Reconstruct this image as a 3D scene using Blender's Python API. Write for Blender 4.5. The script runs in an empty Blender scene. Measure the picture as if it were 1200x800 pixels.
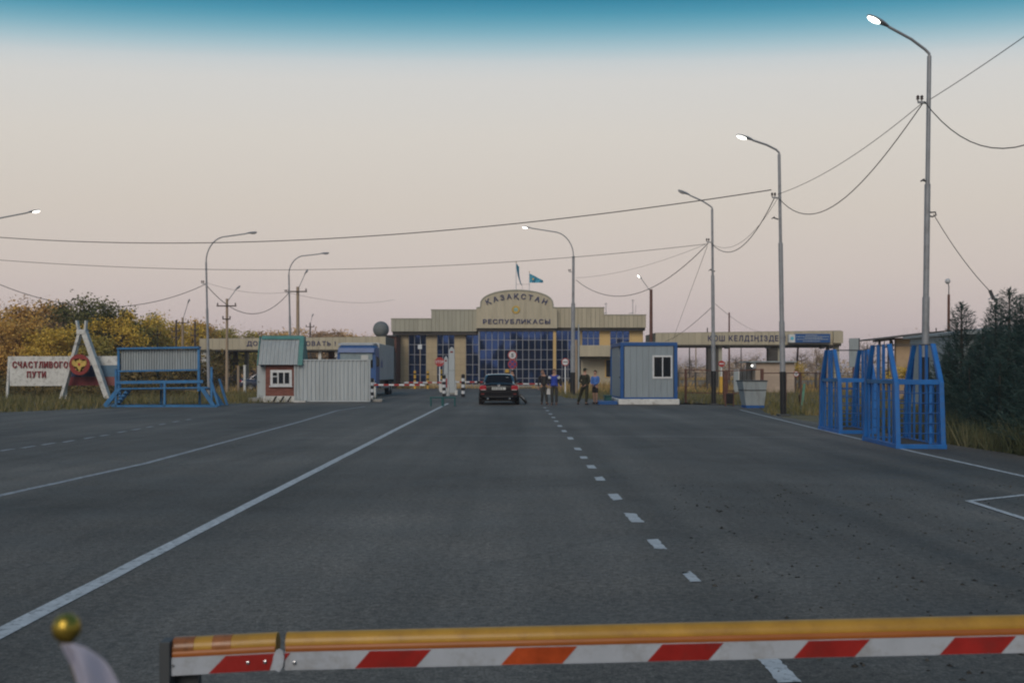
import bpy, bmesh, math, random
import numpy as np
from mathutils import Vector, Matrix

random.seed(7)
sc = bpy.context.scene
C = sc.collection
R = math.radians
PI = math.pi

# ------------------------------------------------------------------ camera
F, CX, HY, CH = 1200.0, 600.0, 437.0, 1.5          # focal length in px of the 1200 px wide frame, horizon row, eye height


def at(px, py, d):
    """point at depth d metres seen at px, py of the 1200 x 800 photograph"""
    return Vector(((px - CX) / F * d, d, CH + (HY - py) / F * d))


def gp(px, py):
    """ground point seen at px, py"""
    d = CH * F / (py - HY)
    return Vector(((px - CX) / F * d, d, 0.0))


cam_data = bpy.data.cameras.new('camera')
cam_data.sensor_width = 36.0
cam_data.lens = 36.0
cam_data.shift_y = (HY - 400.0) / 1200.0
cam_data.clip_start = 0.05
cam_data.clip_end = 5000.0
cam_data.dof.use_dof = True
cam_data.dof.focus_distance = 48.0
cam_data.dof.aperture_fstop = 8.0
cam = bpy.data.objects.new('camera', cam_data)
cam.location = (0, 0, CH)
cam.rotation_euler = (R(90), 0, 0)
C.objects.link(cam)
sc.camera = cam

# ------------------------------------------------------------------ sky and sun
SUN_EL, SUN_AZ = R(34), R(196)      # dusk glow, high and broad, behind the lens
world = bpy.data.worlds.new('World')
sc.world = world
world.use_nodes = True
wt = world.node_tree
for n in list(wt.nodes):
    wt.nodes.remove(n)


def wn(t, **kw):
    n = wt.nodes.new(t)
    for k, v in kw.items():
        setattr(n, k, v)
    return n


def wmath(op, a, b=None):
    n = wn('ShaderNodeMath', operation=op)
    for i, v in enumerate((a, b)):
        if v is None:
            continue
        if isinstance(v, (int, float)):
            n.inputs[i].default_value = v
        else:
            wt.links.new(v, n.inputs[i])
    return n.outputs[0]


out = wn('ShaderNodeOutputWorld')
tc = wn('ShaderNodeTexCoord')
sep = wn('ShaderNodeSeparateXYZ')
wt.links.new(tc.outputs['Generated'], sep.inputs[0])
hx = wmath('MULTIPLY', wmath('MULTIPLY', sep.outputs[0], sep.outputs[0]), 0.40)
hy = wmath('MULTIPLY', sep.outputs[1], sep.outputs[1])
hor = wmath('SQRT', wmath('ADD', hx, hy))
el = wmath('ARCTAN2', sep.outputs[2], hor)
fac = wmath('DIVIDE', el, R(90))
ramp = wn('ShaderNodeValToRGB')
wt.links.new(fac, ramp.inputs[0])


def lin(r, g, b):
    f = lambda c: c / 255 / 12.92 if c / 255 <= 0.04045 else ((c / 255 + 0.055) / 1.055) ** 2.4
    return (f(r), f(g), f(b), 1.0)


stops = [(0.0, (186, 169, 174)), (2.6, (197, 181, 180)), (5.5, (206, 192, 184)), (9.0, (211, 200, 188)), (13.0, (215, 208, 198)),
         (15.9, (212, 210, 205)), (16.8, (202, 207, 207)), (17.6, (168, 194, 202)), (18.4, (124, 174, 190)), (19.2, (80, 152, 175)),
         (20.2, (34, 124, 153)), (24.0, (28, 110, 145)), (90.0, (28, 88, 132))]
cr = ramp.color_ramp
while len(cr.elements) < len(stops):
    cr.elements.new(0.5)
for e, (deg, c) in zip(cr.elements, stops):
    e.position = deg / 90.0
    e.color = lin(*c)
nish = wn('ShaderNodeTexSky', sky_type='NISHITA')
nish.sun_disc = False
nish.sun_elevation = SUN_EL
nish.sun_rotation = SUN_AZ
bg1 = wn('ShaderNodeBackground')
bg1.inputs[1].default_value = 0.97
wt.links.new(ramp.outputs[0], bg1.inputs[0])
bg2 = wn('ShaderNodeBackground')
bg2.inputs[1].default_value = 0.006
wt.links.new(nish.outputs[0], bg2.inputs[0])
add = wn('ShaderNodeAddShader')
wt.links.new(bg1.outputs[0], add.inputs[0])
wt.links.new(bg2.outputs[0], add.inputs[1])
wt.links.new(add.outputs[0], out.inputs[0])

sun = bpy.data.lights.new('sun', 'SUN')
sun.energy = 1.6
sun.angle = R(32)
sun.color = (1.0, 0.86, 0.72)
suno = bpy.data.objects.new('sun', sun)
sd = Vector((math.sin(SUN_AZ) * math.cos(SUN_EL), math.cos(SUN_AZ) * math.cos(SUN_EL), math.sin(SUN_EL)))
suno.rotation_euler = sd.to_track_quat('Z', 'Y').to_euler()
suno.location = (0, -20, 30)
C.objects.link(suno)

sc.view_settings.view_transform = 'Standard'
sc.view_settings.look = 'None'
sc.view_settings.exposure = 0.0
sc.view_settings.gamma = 1.0
try:
    sc.cycles.use_denoising = True
    sc.cycles.max_bounces = 6
    sc.cycles.pixel_filter_type = 'BLACKMAN_HARRIS'
    sc.cycles.filter_width = 2.1
except Exception:
    pass

# ------------------------------------------------------------------ materials


def mat(name, col, rough=0.6, metal=0.0, var=0.18, scale=2.5, bump=0.0, bscale=60.0, dirt=0.0, dirtcol=(0.10, 0.08, 0.06),
        spec=0.4, coat=0.0, streak=False, island=0.0):
    m = bpy.data.materials.new(name)
    m.use_nodes = True
    t = m.node_tree
    L = t.links.new
    b = t.nodes['Principled BSDF']
    b.inputs['Roughness'].default_value = rough
    b.inputs['Metallic'].default_value = metal
    b.inputs['Specular IOR Level'].default_value = spec
    b.inputs['Coat Weight'].default_value = coat
    co = t.nodes.new('ShaderNodeTexCoord')
    mp = t.nodes.new('ShaderNodeMapping')
    L(co.outputs['Object'], mp.inputs[0])
    if streak:
        mp.inputs['Scale'].default_value = (1, 1, 0.12)
    nz = t.nodes.new('ShaderNodeTexNoise')
    nz.inputs['Scale'].default_value = scale
    nz.inputs['Detail'].default_value = 6
    nz.inputs['Roughness'].default_value = 0.65
    L(mp.outputs[0], nz.inputs['Vector'])
    mr = t.nodes.new('ShaderNodeMapRange')
    mr.inputs['From Min'].default_value = 0.3
    mr.inputs['From Max'].default_value = 0.7
    mr.inputs['To Min'].default_value = 1 - var
    mr.inputs['To Max'].default_value = 1 + var
    L(nz.outputs['Fac'], mr.inputs['Value'])
    val = mr.outputs[0]
    if island:
        ge = t.nodes.new('ShaderNodeNewGeometry')
        m2 = t.nodes.new('ShaderNodeMapRange')
        m2.inputs['To Min'].default_value = 1 - island
        m2.inputs['To Max'].default_value = 1 + island
        L(ge.outputs['Random Per Island'], m2.inputs['Value'])
        mm = t.nodes.new('ShaderNodeMath')
        mm.operation = 'MULTIPLY'
        L(val, mm.inputs[0])
        L(m2.outputs[0], mm.inputs[1])
        val = mm.outputs[0]
    vm = t.nodes.new('ShaderNodeVectorMath')
    vm.operation = 'SCALE'
    vm.inputs[0].default_value = col[:3]
    L(val, vm.inputs['Scale'])
    c = vm.outputs[0]
    if dirt:
        n2 = t.nodes.new('ShaderNodeTexNoise')
        n2.inputs['Scale'].default_value = scale * 2.3
        n2.inputs['Detail'].default_value = 8
        n2.inputs['Roughness'].default_value = 0.7
        L(mp.outputs[0], n2.inputs['Vector'])
        rr = t.nodes.new('ShaderNodeMapRange')
        rr.inputs['From Min'].default_value = 0.50
        rr.inputs['From Max'].default_value = 0.66
        rr.inputs['To Max'].default_value = dirt
        L(n2.outputs['Fac'], rr.inputs['Value'])
        mx = t.nodes.new('ShaderNodeMix')
        mx.data_type = 'RGBA'
        L(rr.outputs[0], mx.inputs['Factor'])
        L(c, mx.inputs['A'])
        mx.inputs['B'].default_value = (*dirtcol, 1)
        c = mx.outputs['Result']
    L(c, b.inputs['Base Color'])
    if bump:
        n3 = t.nodes.new('ShaderNodeTexNoise')
        n3.inputs['Scale'].default_value = bscale
        n3.inputs['Detail'].default_value = 4
        L(co.outputs['Object'], n3.inputs['Vector'])
        bp = t.nodes.new('ShaderNodeBump')
        bp.inputs['Strength'].default_value = bump
        bp.inputs['Distance'].default_value = 0.02
        L(n3.outputs['Fac'], bp.inputs['Height'])
        L(bp.outputs[0], b.inputs['Normal'])
    return m


def emit(name, col, s):
    m = mat(name, col, 0.3)
    b = m.node_tree.nodes['Principled BSDF']
    b.inputs['Emission Color'].default_value = (*col, 1)
    b.inputs['Emission Strength'].default_value = s
    return m


def leafmat(name, cols, rough=0.7):
    """foliage: each leaf takes a colour of its own from COLS"""
    m = bpy.data.materials.new(name)
    m.use_nodes = True
    t = m.node_tree
    L = t.links.new
    b = t.nodes['Principled BSDF']
    b.inputs['Roughness'].default_value = rough
    b.inputs['Specular IOR Level'].default_value = 0.2
    ge = t.nodes.new('ShaderNodeNewGeometry')
    co = t.nodes.new('ShaderNodeTexCoord')
    nz = t.nodes.new('ShaderNodeTexNoise')
    nz.inputs['Scale'].default_value = 0.9
    L(co.outputs['Object'], nz.inputs['Vector'])
    ma = t.nodes.new('ShaderNodeMath')
    ma.operation = 'MULTIPLY_ADD'
    L(ge.outputs['Random Per Island'], ma.inputs[0])
    ma.inputs[1].default_value = 0.55
    mb = t.nodes.new('ShaderNodeMapRange')
    mb.inputs['From Min'].default_value = 0.35
    mb.inputs['From Max'].default_value = 0.65
    mb.inputs['To Max'].default_value = 0.45
    L(nz.outputs['Fac'], mb.inputs['Value'])
    L(mb.outputs[0], ma.inputs[2])
    rp = t.nodes.new('ShaderNodeValToRGB')
    e = rp.color_ramp
    while len(e.elements) < len(cols):
        e.elements.new(0.5)
    for i, (x, c) in enumerate(zip(e.elements, cols)):
        x.position = i / (len(cols) - 1)
        x.color = (*c, 1)
    L(ma.outputs[0], rp.inputs[0])
    L(rp.outputs[0], b.inputs['Base Color'])
    return m


def tiled(name, col, sx, sz, gap=0.03, dark=0.6, rough=0.55, var=0.06, row_off=0.0):
    """cladding too small to pick apart: brick texture on the x-z (or y-z) plane"""
    m = mat(name, col, rough, 0, 0.06, 0.6)
    t = m.node_tree
    L = t.links.new
    b = t.nodes['Principled BSDF']
    src = b.inputs['Base Color'].links[0].from_socket
    co = t.nodes.new('ShaderNodeTexCoord')
    sp = t.nodes.new('ShaderNodeSeparateXYZ')
    L(co.outputs['Object'], sp.inputs[0])
    ad = t.nodes.new('ShaderNodeMath')
    L(sp.outputs[0], ad.inputs[0])
    L(sp.outputs[1], ad.inputs[1])
    cb = t.nodes.new('ShaderNodeCombineXYZ')
    L(ad.outputs[0], cb.inputs[0])
    L(sp.outputs[2], cb.inputs[1])
    br = t.nodes.new('ShaderNodeTexBrick')
    br.offset = row_off
    br.inputs['Scale'].default_value = 1
    br.inputs['Brick Width'].default_value = sx
    br.inputs['Row Height'].default_value = sz
    br.inputs['Mortar Size'].default_value = gap
    br.inputs['Mortar Smooth'].default_value = 0.2
    br.inputs['Color1'].default_value = (1 - var, 1 - var, 1 - var, 1)
    br.inputs['Color2'].default_value = (1 + var, 1 + var, 1 + var, 1)
    br.inputs['Mortar'].default_value = (dark, dark, dark, 1)
    L(cb.outputs[0], br.inputs['Vector'])
    mx = t.nodes.new('ShaderNodeMix')
    mx.data_type = 'RGBA'
    mx.blend_type = 'MULTIPLY'
    mx.inputs['Factor'].default_value = 1
    L(src, mx.inputs['A'])
    L(br.outputs['Color'], mx.inputs['B'])
    L(mx.outputs['Result'], b.inputs['Base Color'])
    return m


M = {}
M['white'] = mat('white_paint', (0.62, 0.64, 0.66), 0.5, var=0.08, dirt=0.35, dirtcol=(0.3, 0.28, 0.25))
M['white_old'] = mat('old_white_paint', (0.60, 0.60, 0.58), 0.7, var=0.15, dirt=0.7, scale=1.6, dirtcol=(0.22, 0.2, 0.18))
M['white_metal'] = mat('white_sheet_metal', (0.41, 0.45, 0.47), 0.5, var=0.12, streak=True, dirt=0.3, dirtcol=(0.25, 0.24, 0.22))
M['grey_metal'] = mat('grey_sheet_metal', (0.30, 0.34, 0.36), 0.5, var=0.15, streak=True, dirt=0.3)
M['galv'] = mat('galvanised_pole', (0.30, 0.31, 0.33), 0.45, 0.2, var=0.15, dirt=0.3)
M['dark_grey'] = mat('dark_grey_paint', (0.06, 0.065, 0.07), 0.6)
M['black'] = mat('black_paint', (0.014, 0.014, 0.016), 0.5)
M['rubber'] = mat('black_rubber', (0.018, 0.018, 0.02), 0.85)
M['blue'] = mat('worn_blue_paint', (0.014, 0.135, 0.42), 0.45, var=0.2, dirt=0.25, dirtcol=(0.10, 0.12, 0.16), bump=0.1)
M['blue_teal'] = mat('faded_blue_paint', (0.03, 0.16, 0.36), 0.6, var=0.25, dirt=0.3, dirtcol=(0.08, 0.1, 0.12))
M['cabin_blue'] = mat('cabin_blue_paint', (0.010, 0.082, 0.27), 0.5, var=0.1, dirt=0.15)
M['teal'] = mat('teal_trim', (0.02, 0.17, 0.165), 0.5)
M['stripe_pale_blue'] = mat('faded_stripe_blue', (0.10, 0.18, 0.26), 0.7, var=0.15)
M['stripe_pale_red'] = mat('faded_stripe_red', (0.25, 0.09, 0.08), 0.7, var=0.15)
M['stripe_navy'] = mat('stripe_navy', (0.025, 0.04, 0.10), 0.7, var=0.15)
M['stripe_dark_red'] = mat('stripe_dark_red', (0.14, 0.02, 0.025), 0.7, var=0.15)
M['dark_teal'] = mat('dark_teal_paint', (0.02, 0.10, 0.10), 0.6)
M['red'] = mat('red_paint', (0.36, 0.03, 0.03), 0.45, var=0.12, dirt=0.2, dirtcol=(0.2, 0.06, 0.05))
M['dome_grey'] = mat('dome_grey_plastic', (0.15, 0.165, 0.165), 0.7, var=0.12)
M['board_red'] = mat('faded_board_red', (0.24, 0.035, 0.03), 0.7, var=0.2)
M['red_dark'] = mat('dark_red_paint', (0.22, 0.025, 0.03), 0.6, var=0.2)
M['yellow'] = mat('yellow_paint', (0.62, 0.36, 0.05), 0.5, var=0.12)
M['gold'] = mat('gold_paint', (0.55, 0.38, 0.10), 0.4, 0.3)
M['navy'] = mat('navy_lettering', (0.02, 0.03, 0.11), 0.5)
M['concrete'] = mat('concrete', (0.30, 0.29, 0.27), 0.9, var=0.2, bump=0.4, dirt=0.4)
M['pole_conc'] = mat('tan_concrete_pole', (0.36, 0.27, 0.19), 0.9, var=0.15, bump=0.2)
M['pole_dark'] = mat('dark_timber_pole', (0.09, 0.07, 0.06), 0.9)
M['rust'] = mat('rusty_brown_paint', (0.13, 0.06, 0.045), 0.8, var=0.25)
M['wall'] = tiled('beige_wall_tiles', (0.42, 0.34, 0.22), 0.6, 0.6, 0.02, 0.75)
M['wall_sunset_yellow'] = tiled('sunset_yellow_wall_panels', (0.58, 0.40, 0.17), 1.2, 0.9, 0.02, 0.8)  # sunset light on these faces is painted into the yellow
M['fascia'] = mat('beige_fascia_panel', (0.45, 0.40, 0.295), 0.5, var=0.11, scale=1.6, island=0.05, streak=True, dirt=0.22, dirtcol=(0.2, 0.17, 0.12))
M['fascia_grey'] = mat('grey_fascia_panel', (0.37, 0.36, 0.29), 0.5, var=0.11, scale=1.6, island=0.05, streak=True, dirt=0.22, dirtcol=(0.17, 0.16, 0.12))
M['fascia_back'] = mat('fascia_joint', (0.16, 0.15, 0.12), 0.7)
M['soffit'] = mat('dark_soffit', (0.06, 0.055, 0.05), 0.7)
M['glass_blue'] = mat('blue_reflective_glass', (0.055, 0.115, 0.30), 0.04, 0.92, var=0.05, spec=0.5, island=0.10)
M['glass_dark'] = mat('dark_window_glass', (0.015, 0.018, 0.022), 0.06, 0.0, var=0.02, spec=0.7)
M['mullion'] = mat('aluminium_mullion', (0.30, 0.31, 0.33), 0.4, 0.3)
M['cabin_wall'] = mat('blue_grey_cabin_panel', (0.25, 0.295, 0.325), 0.5, var=0.08, streak=True, dirt=0.12)
M['brick'] = tiled('brown_brick', (0.17, 0.065, 0.05), 0.26, 0.085, 0.010, 1.3, 0.85, 0.25, 0.5)
M['booth'] = tiled('pinkish_beige_blocks', (0.42, 0.33, 0.26), 0.5, 0.25, 0.012, 0.85, 0.85, 0.06, 0.5)
M['tan_wall'] = mat('tan_plaster', (0.42, 0.30, 0.19), 0.9, var=0.12)
M['insul'] = mat('brown_insulator', (0.05, 0.03, 0.025), 0.3)
M['cable'] = mat('black_cable', (0.02, 0.02, 0.022), 0.7)
M['lit'] = emit('lit_lamp_glass', (1.0, 0.97, 0.86), 5.0)
M['unlit'] = mat('lamp_glass', (0.55, 0.56, 0.58), 0.2)
M['flag'] = mat('sky_blue_flag_cloth', (0.13, 0.52, 0.68), 0.8)
M['marking'] = mat('road_paint', (0.50, 0.51, 0.52), 0.75, var=0.18, scale=7.0, dirt=0.85, dirtcol=(0.10, 0.105, 0.11))
M['marking_faint'] = mat('worn_road_paint', (0.33, 0.34, 0.36), 0.8, var=0.3, scale=4.0, dirt=0.8, dirtcol=(0.07, 0.07, 0.075))
M['bark'] = mat('bark', (0.075, 0.06, 0.05), 0.9, var=0.3)
M['skin'] = mat('skin', (0.42, 0.24, 0.17), 0.55, var=0.06)

# ------------------------------------------------------------------ geometry helpers
ORG = {}


def B():
    return bmesh.new()


def box(bm, x0, x1, y0, y1, z0, z1):
    v = [bm.verts.new(p) for p in ((x0, y0, z0), (x1, y0, z0), (x1, y1, z0), (x0, y1, z0),
                                   (x0, y0, z1), (x1, y0, z1), (x1, y1, z1), (x0, y1, z1))]
    for f in ((3, 2, 1, 0), (4, 5, 6, 7), (0, 1, 5, 4), (1, 2, 6, 5), (2, 3, 7, 6), (3, 0, 4, 7)):
        bm.faces.new([v[i] for i in f])
    return bm


def bar(bm, p, q, w, h=None):
    """rectangular bar from p to q; w across, h the other way"""
    h = w if h is None else h
    p, q = Vector(p), Vector(q)
    d = (q - p).normalized()
    up = Vector((0, 0, 1)) if abs(d.z) < 0.95 else Vector((0, 1, 0))
    s = d.cross(up).normalized()
    u = s.cross(d).normalized()
    r = []
    for c in (p, q):
        r.append([bm.verts.new(c + s * a * w / 2 + u * b * h / 2) for a, b in ((-1, -1), (1, -1), (1, 1), (-1, 1))])
    for i in range(4):
        j = (i + 1) % 4
        bm.faces.new((r[0][i], r[0][j], r[1][j], r[1][i]))
    bm.faces.new(r[0][::-1])
    bm.faces.new(r[1])
    return bm


def tube(bm, pts, r, n=8):
    pts = [Vector(p) for p in pts]
    rs = r if isinstance(r, (list, tuple)) else [r] * len(pts)
    rings = []
    s = None
    for i, p in enumerate(pts):
        a = pts[max(i - 1, 0)]
        b = pts[min(i + 1, len(pts) - 1)]
        d = (b - a).normalized()
        if s is None:
            up = Vector((0, 0, 1)) if abs(d.z) < 0.9 else Vector((1, 0, 0))
            s = d.cross(up).normalized()
        else:
            s = (s - d * s.dot(d)).normalized()
        u = d.cross(s)
        rings.append([bm.verts.new(p + (s * math.cos(2 * PI * k / n) + u * math.sin(2 * PI * k / n)) * rs[i]) for k in range(n)])
    for a, b in zip(rings, rings[1:]):
        for k in range(n):
            j = (k + 1) % n
            bm.faces.new((a[k], a[j], b[j], b[k]))
    bm.faces.new(rings[0][::-1])
    bm.faces.new(rings[-1])
    return bm


def lathe(bm, prof, c=(0, 0, 0), n=16, axis='Z'):
    """profile of (radius, height) turned about an axis through c"""
    c = Vector(c)
    rings = []
    for r, h in prof:
        ring = []
        for k in range(n):
            a = 2 * PI * k / n
            x, y = r * math.cos(a), r * math.sin(a)
            p = Vector((x, y, h)) if axis == 'Z' else (Vector((x, -h, y)) if axis == 'Y' else Vector((h, x, y)))
            ring.append(bm.verts.new(c + p))
        rings.append(ring)
    for a, b in zip(rings, rings[1:]):
        for k in range(n):
            j = (k + 1) % n
            bm.faces.new((a[k], a[j], b[j], b[k]))
    bm.faces.new(rings[0][::-1])
    bm.faces.new(rings[-1])
    bmesh.ops.recalc_face_normals(bm, faces=bm.faces)
    return bm


def prism(bm, poly, y0, y1, axis='Y'):
    """polygon in x-z pushed from y0 to y1 (axis Y), or in y-z pushed along x (axis X), or in x-y along z (axis Z)"""
    def P(a, b, t):
        return (a, t, b) if axis == 'Y' else ((t, a, b) if axis == 'X' else (a, b, t))
    v0 = [bm.verts.new(P(a, b, y0)) for a, b in poly]
    v1 = [bm.verts.new(P(a, b, y1)) for a, b in poly]
    f0 = bm.faces.new(v0)
    f1 = bm.faces.new(v1[::-1])
    n = len(poly)
    for i in range(n):
        j = (i + 1) % n
        bm.faces.new((v0[j], v0[i], v1[i], v1[j]))
    if n > 4:
        bmesh.ops.triangulate(bm, faces=[f0, f1])
    bmesh.ops.recalc_face_normals(bm, faces=bm.faces)
    return bm


def sheet(bm, a, b, xs, y, z0, z1, amp, axis='X'):
    """corrugated sheet: folds every step along x between z0 and z1, thin but solid"""
    n = len(xs)
    f, k = [], []
    for i, x in enumerate(xs):
        o = (0, 0, amp, amp)[i % 4]
        f.append((bm.verts.new((x, y - o, z0)), bm.verts.new((x, y - o, z1))))
        k.append((bm.verts.new((x, y - o + 0.012, z0)), bm.verts.new((x, y - o + 0.012, z1))))
    for i in range(n - 1):
        bm.faces.new((f[i][0], f[i + 1][0], f[i + 1][1], f[i][1]))
        bm.faces.new((k[i + 1][0], k[i][0], k[i][1], k[i + 1][1]))
        bm.faces.new((f[i][1], f[i + 1][1], k[i + 1][1], k[i][1]))
        bm.faces.new((f[i + 1][0], f[i][0], k[i][0], k[i + 1][0]))
    bm.faces.new((f[0][0], f[0][1], k[0][1], k[0][0]))
    bm.faces.new((f[-1][1], f[-1][0], k[-1][0], k[-1][1]))
    return bm


def fold_xs(x0, x1, pitch):
    n = max(2, round((x1 - x0) / pitch))
    p = (x1 - x0) / n
    xs = []
    for i in range(n):
        xs += [x0 + i * p, x0 + (i + 0.35) * p, x0 + (i + 0.5) * p, x0 + (i + 0.85) * p]
    return xs + [x1]


def bevel(bm, w, seg=2):
    bmesh.ops.bevel(bm, geom=list(bm.edges), offset=w, segments=seg, affect='EDGES', profile=0.5, clamp_overlap=True)
    return bm


def tag(o, label=None, cat=None, group=None, kind=None):
    for k, v in (('label', label), ('category', cat), ('group', group), ('kind', kind)):
        if v:
            o[k] = v
    return o


def link_mesh(name, me, m, parent=None, org=None, smooth=False):
    o = bpy.data.objects.new(name, me)
    C.objects.link(o)
    if m is not None and not me.materials:
        me.materials.append(m)
    if parent is not None:
        o.parent = parent
        ORG[o.name] = ORG[parent.name]
    else:
        o.location = org
        ORG[o.name] = Vector(org)
    return o


def obj(name, bm, m, parent=None, smooth=None, kind=None, bev=0):
    """link a bmesh (world coordinates) as ONE object, its origin at the thing's base"""
    if bev:
        bevel(bm, bev)
    if parent is not None:
        org = ORG[parent.name]
    else:
        co = [v.co for v in bm.verts]
        org = Vector(((min(c.x for c in co) + max(c.x for c in co)) / 2, (min(c.y for c in co) + max(c.y for c in co)) / 2, min(c.z for c in co)))
    bmesh.ops.translate(bm, verts=bm.verts, vec=-org)
    me = bpy.data.meshes.new(name)
    bm.to_mesh(me)
    bm.free()
    if smooth is not None:
        for p in me.polygons:
            p.use_smooth = True
        try:
            me.set_sharp_from_angle(angle=R(smooth))
        except Exception:
            pass
    o = link_mesh(name, me, m, parent, org)
    if kind:
        o['kind'] = kind
    return o


def thing(name, label, cat, loc, group=None):
    o = bpy.data.objects.new(name, None)
    o.empty_display_size = 0.3
    C.objects.link(o)
    o.location = loc
    ORG[o.name] = Vector(loc)
    return tag(o, label, cat, group)


def pbox(name, parent, m, x0, x1, y0, y1, z0, z1, bev=0, **k):
    return obj(name, box(B(), x0, x1, y0, y1, z0, z1), m, parent, bev=bev, **k)


def pbar(name, parent, m, p, q, w, h=None, bev=0):
    return obj(name, bar(B(), p, q, w, h), m, parent, bev=bev)


def ptube(name, parent, m, pts, r, n=8):
    return obj(name, tube(B(), pts, r, n), m, parent, smooth=50)


def sbox(x0, x1, y0, y1, z0, z1, kind_, name, m):
    o = obj(name, box(B(), x0, x1, y0, y1, z0, z1), m)
    o['kind'] = kind_
    return o


def copy_tree(o, parent=None):
    c = o.copy()
    C.objects.link(c)
    c.parent = parent
    ORG[c.name] = ORG[o.name] if parent is None else ORG[parent.name]
    for ch in list(o.children):
        copy_tree(ch, c)
    return c


GLYPH = {}


def glyph(ch, bold=0.02):
    if (ch, bold) not in GLYPH:
        c = bpy.data.curves.new('letter', 'FONT')
        c.body = ch
        c.extrude = 0.04
        c.offset = bold
        c.resolution_u = 3
        o = bpy.data.objects.new('letter', c)
        C.objects.link(o)
        dg = bpy.context.evaluated_depsgraph_get()
        me = bpy.data.meshes.new_from_object(o.evaluated_get(dg))
        me.name = 'letter'
        bpy.data.objects.remove(o)
        xs = [v.co.x for v in me.vertices]
        x0, x1 = min(xs), max(xs)
        for v in me.vertices:
            v.co.x -= (x0 + x1) / 2
        GLYPH[(ch, bold)] = (me, x1 - x0)
    return GLYPH[(ch, bold)]


def letters(text, parent, m, x0, x1, y, z, h, thick=1.0, arc=None, bold=0.02, gap=0.18):
    """raised letters from x0 to x1, cap height h, standing on z, facing the camera; arc(x) gives (z, angle)"""
    items, w = [], 0.0
    for ch in text:
        if ch == ' ':
            w += 0.42
            continue
        me, gw = glyph(ch, bold)
        items.append((ch, me, w + gw / 2))
        w += gw + gap
    w -= gap
    sx = (x1 - x0) / w
    sz = h / 0.73
    out = []
    for ch, me, c in items:
        k = me.name + m.name
        if not me.materials:
            me.materials.append(m)
        o = bpy.data.objects.new('letter', me)
        C.objects.link(o)
        o.parent = parent
        x = x0 + c * sx
        zz, ang = (z, 0.0) if arc is None else arc(x)
        o.location = Vector((x, y, zz)) - ORG[parent.name]
        o.rotation_euler = (R(90), ang, 0)
        o.scale = (sx, sz, thick)
        if me.materials[0] != m:
            o.material_slots[0].link = 'OBJECT'
            o.material_slots[0].material = m
        out.append(o)
    return out


def skin(name, pts, edges, m, parent, sub=1, org=(0, 0, 0)):
    """one continuous surface grown over a skeleton: pts = {joint: (x, y, z, rx, ry)}"""
    keys = list(pts)
    ix = {k: i for i, k in enumerate(keys)}
    me = bpy.data.meshes.new(name)
    me.from_pydata([pts[k][:3] for k in keys], [(ix[a], ix[b]) for a, b in edges], [])
    o = bpy.data.objects.new(name, me)
    C.objects.link(o)
    md = o.modifiers.new('skin', 'SKIN')
    md.use_smooth_shade = True
    if not me.skin_vertices:
        bm = bmesh.new()
        bm.from_mesh(me)
        bm.verts.layers.skin.verify()
        bm.to_mesh(me)
        bm.free()
    sv = me.skin_vertices[0].data
    for i, k in enumerate(keys):
        p = pts[k]
        sv[i].radius = (p[3], p[4] if len(p) > 4 else p[3])
        sv[i].use_root = i == 0
    if sub:
        o.modifiers.new('sub', 'SUBSURF').levels = sub
    dg = bpy.context.evaluated_depsgraph_get()
    res = bpy.data.meshes.new_from_object(o.evaluated_get(dg))
    res.name = name
    bpy.data.objects.remove(o)
    bpy.data.meshes.remove(me)
    for p in res.polygons:
        p.use_smooth = True
    res.materials.clear()
    res.materials.append(m)
    q = bpy.data.objects.new(name, res)
    C.objects.link(q)
    if parent is not None:
        q.parent = parent
        ORG[q.name] = ORG[parent.name]
    return q


def mesh_np(name, verts, faces, m):
    """fast mesh from an (n,3) array and an (f,k) index array"""
    me = bpy.data.meshes.new(name)
    nv, nf, k = len(verts), len(faces), faces.shape[1]
    me.vertices.add(nv)
    me.vertices.foreach_set('co', np.asarray(verts, dtype=np.float32).ravel())
    me.loops.add(nf * k)
    me.loops.foreach_set('vertex_index', np.asarray(faces, dtype=np.int32).ravel())
    me.polygons.add(nf)
    me.polygons.foreach_set('loop_start', np.arange(0, nf * k, k, dtype=np.int32))
    me.update(calc_edges=True)
    me.validate()
    if m:
        me.materials.append(m)
    return me

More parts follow.
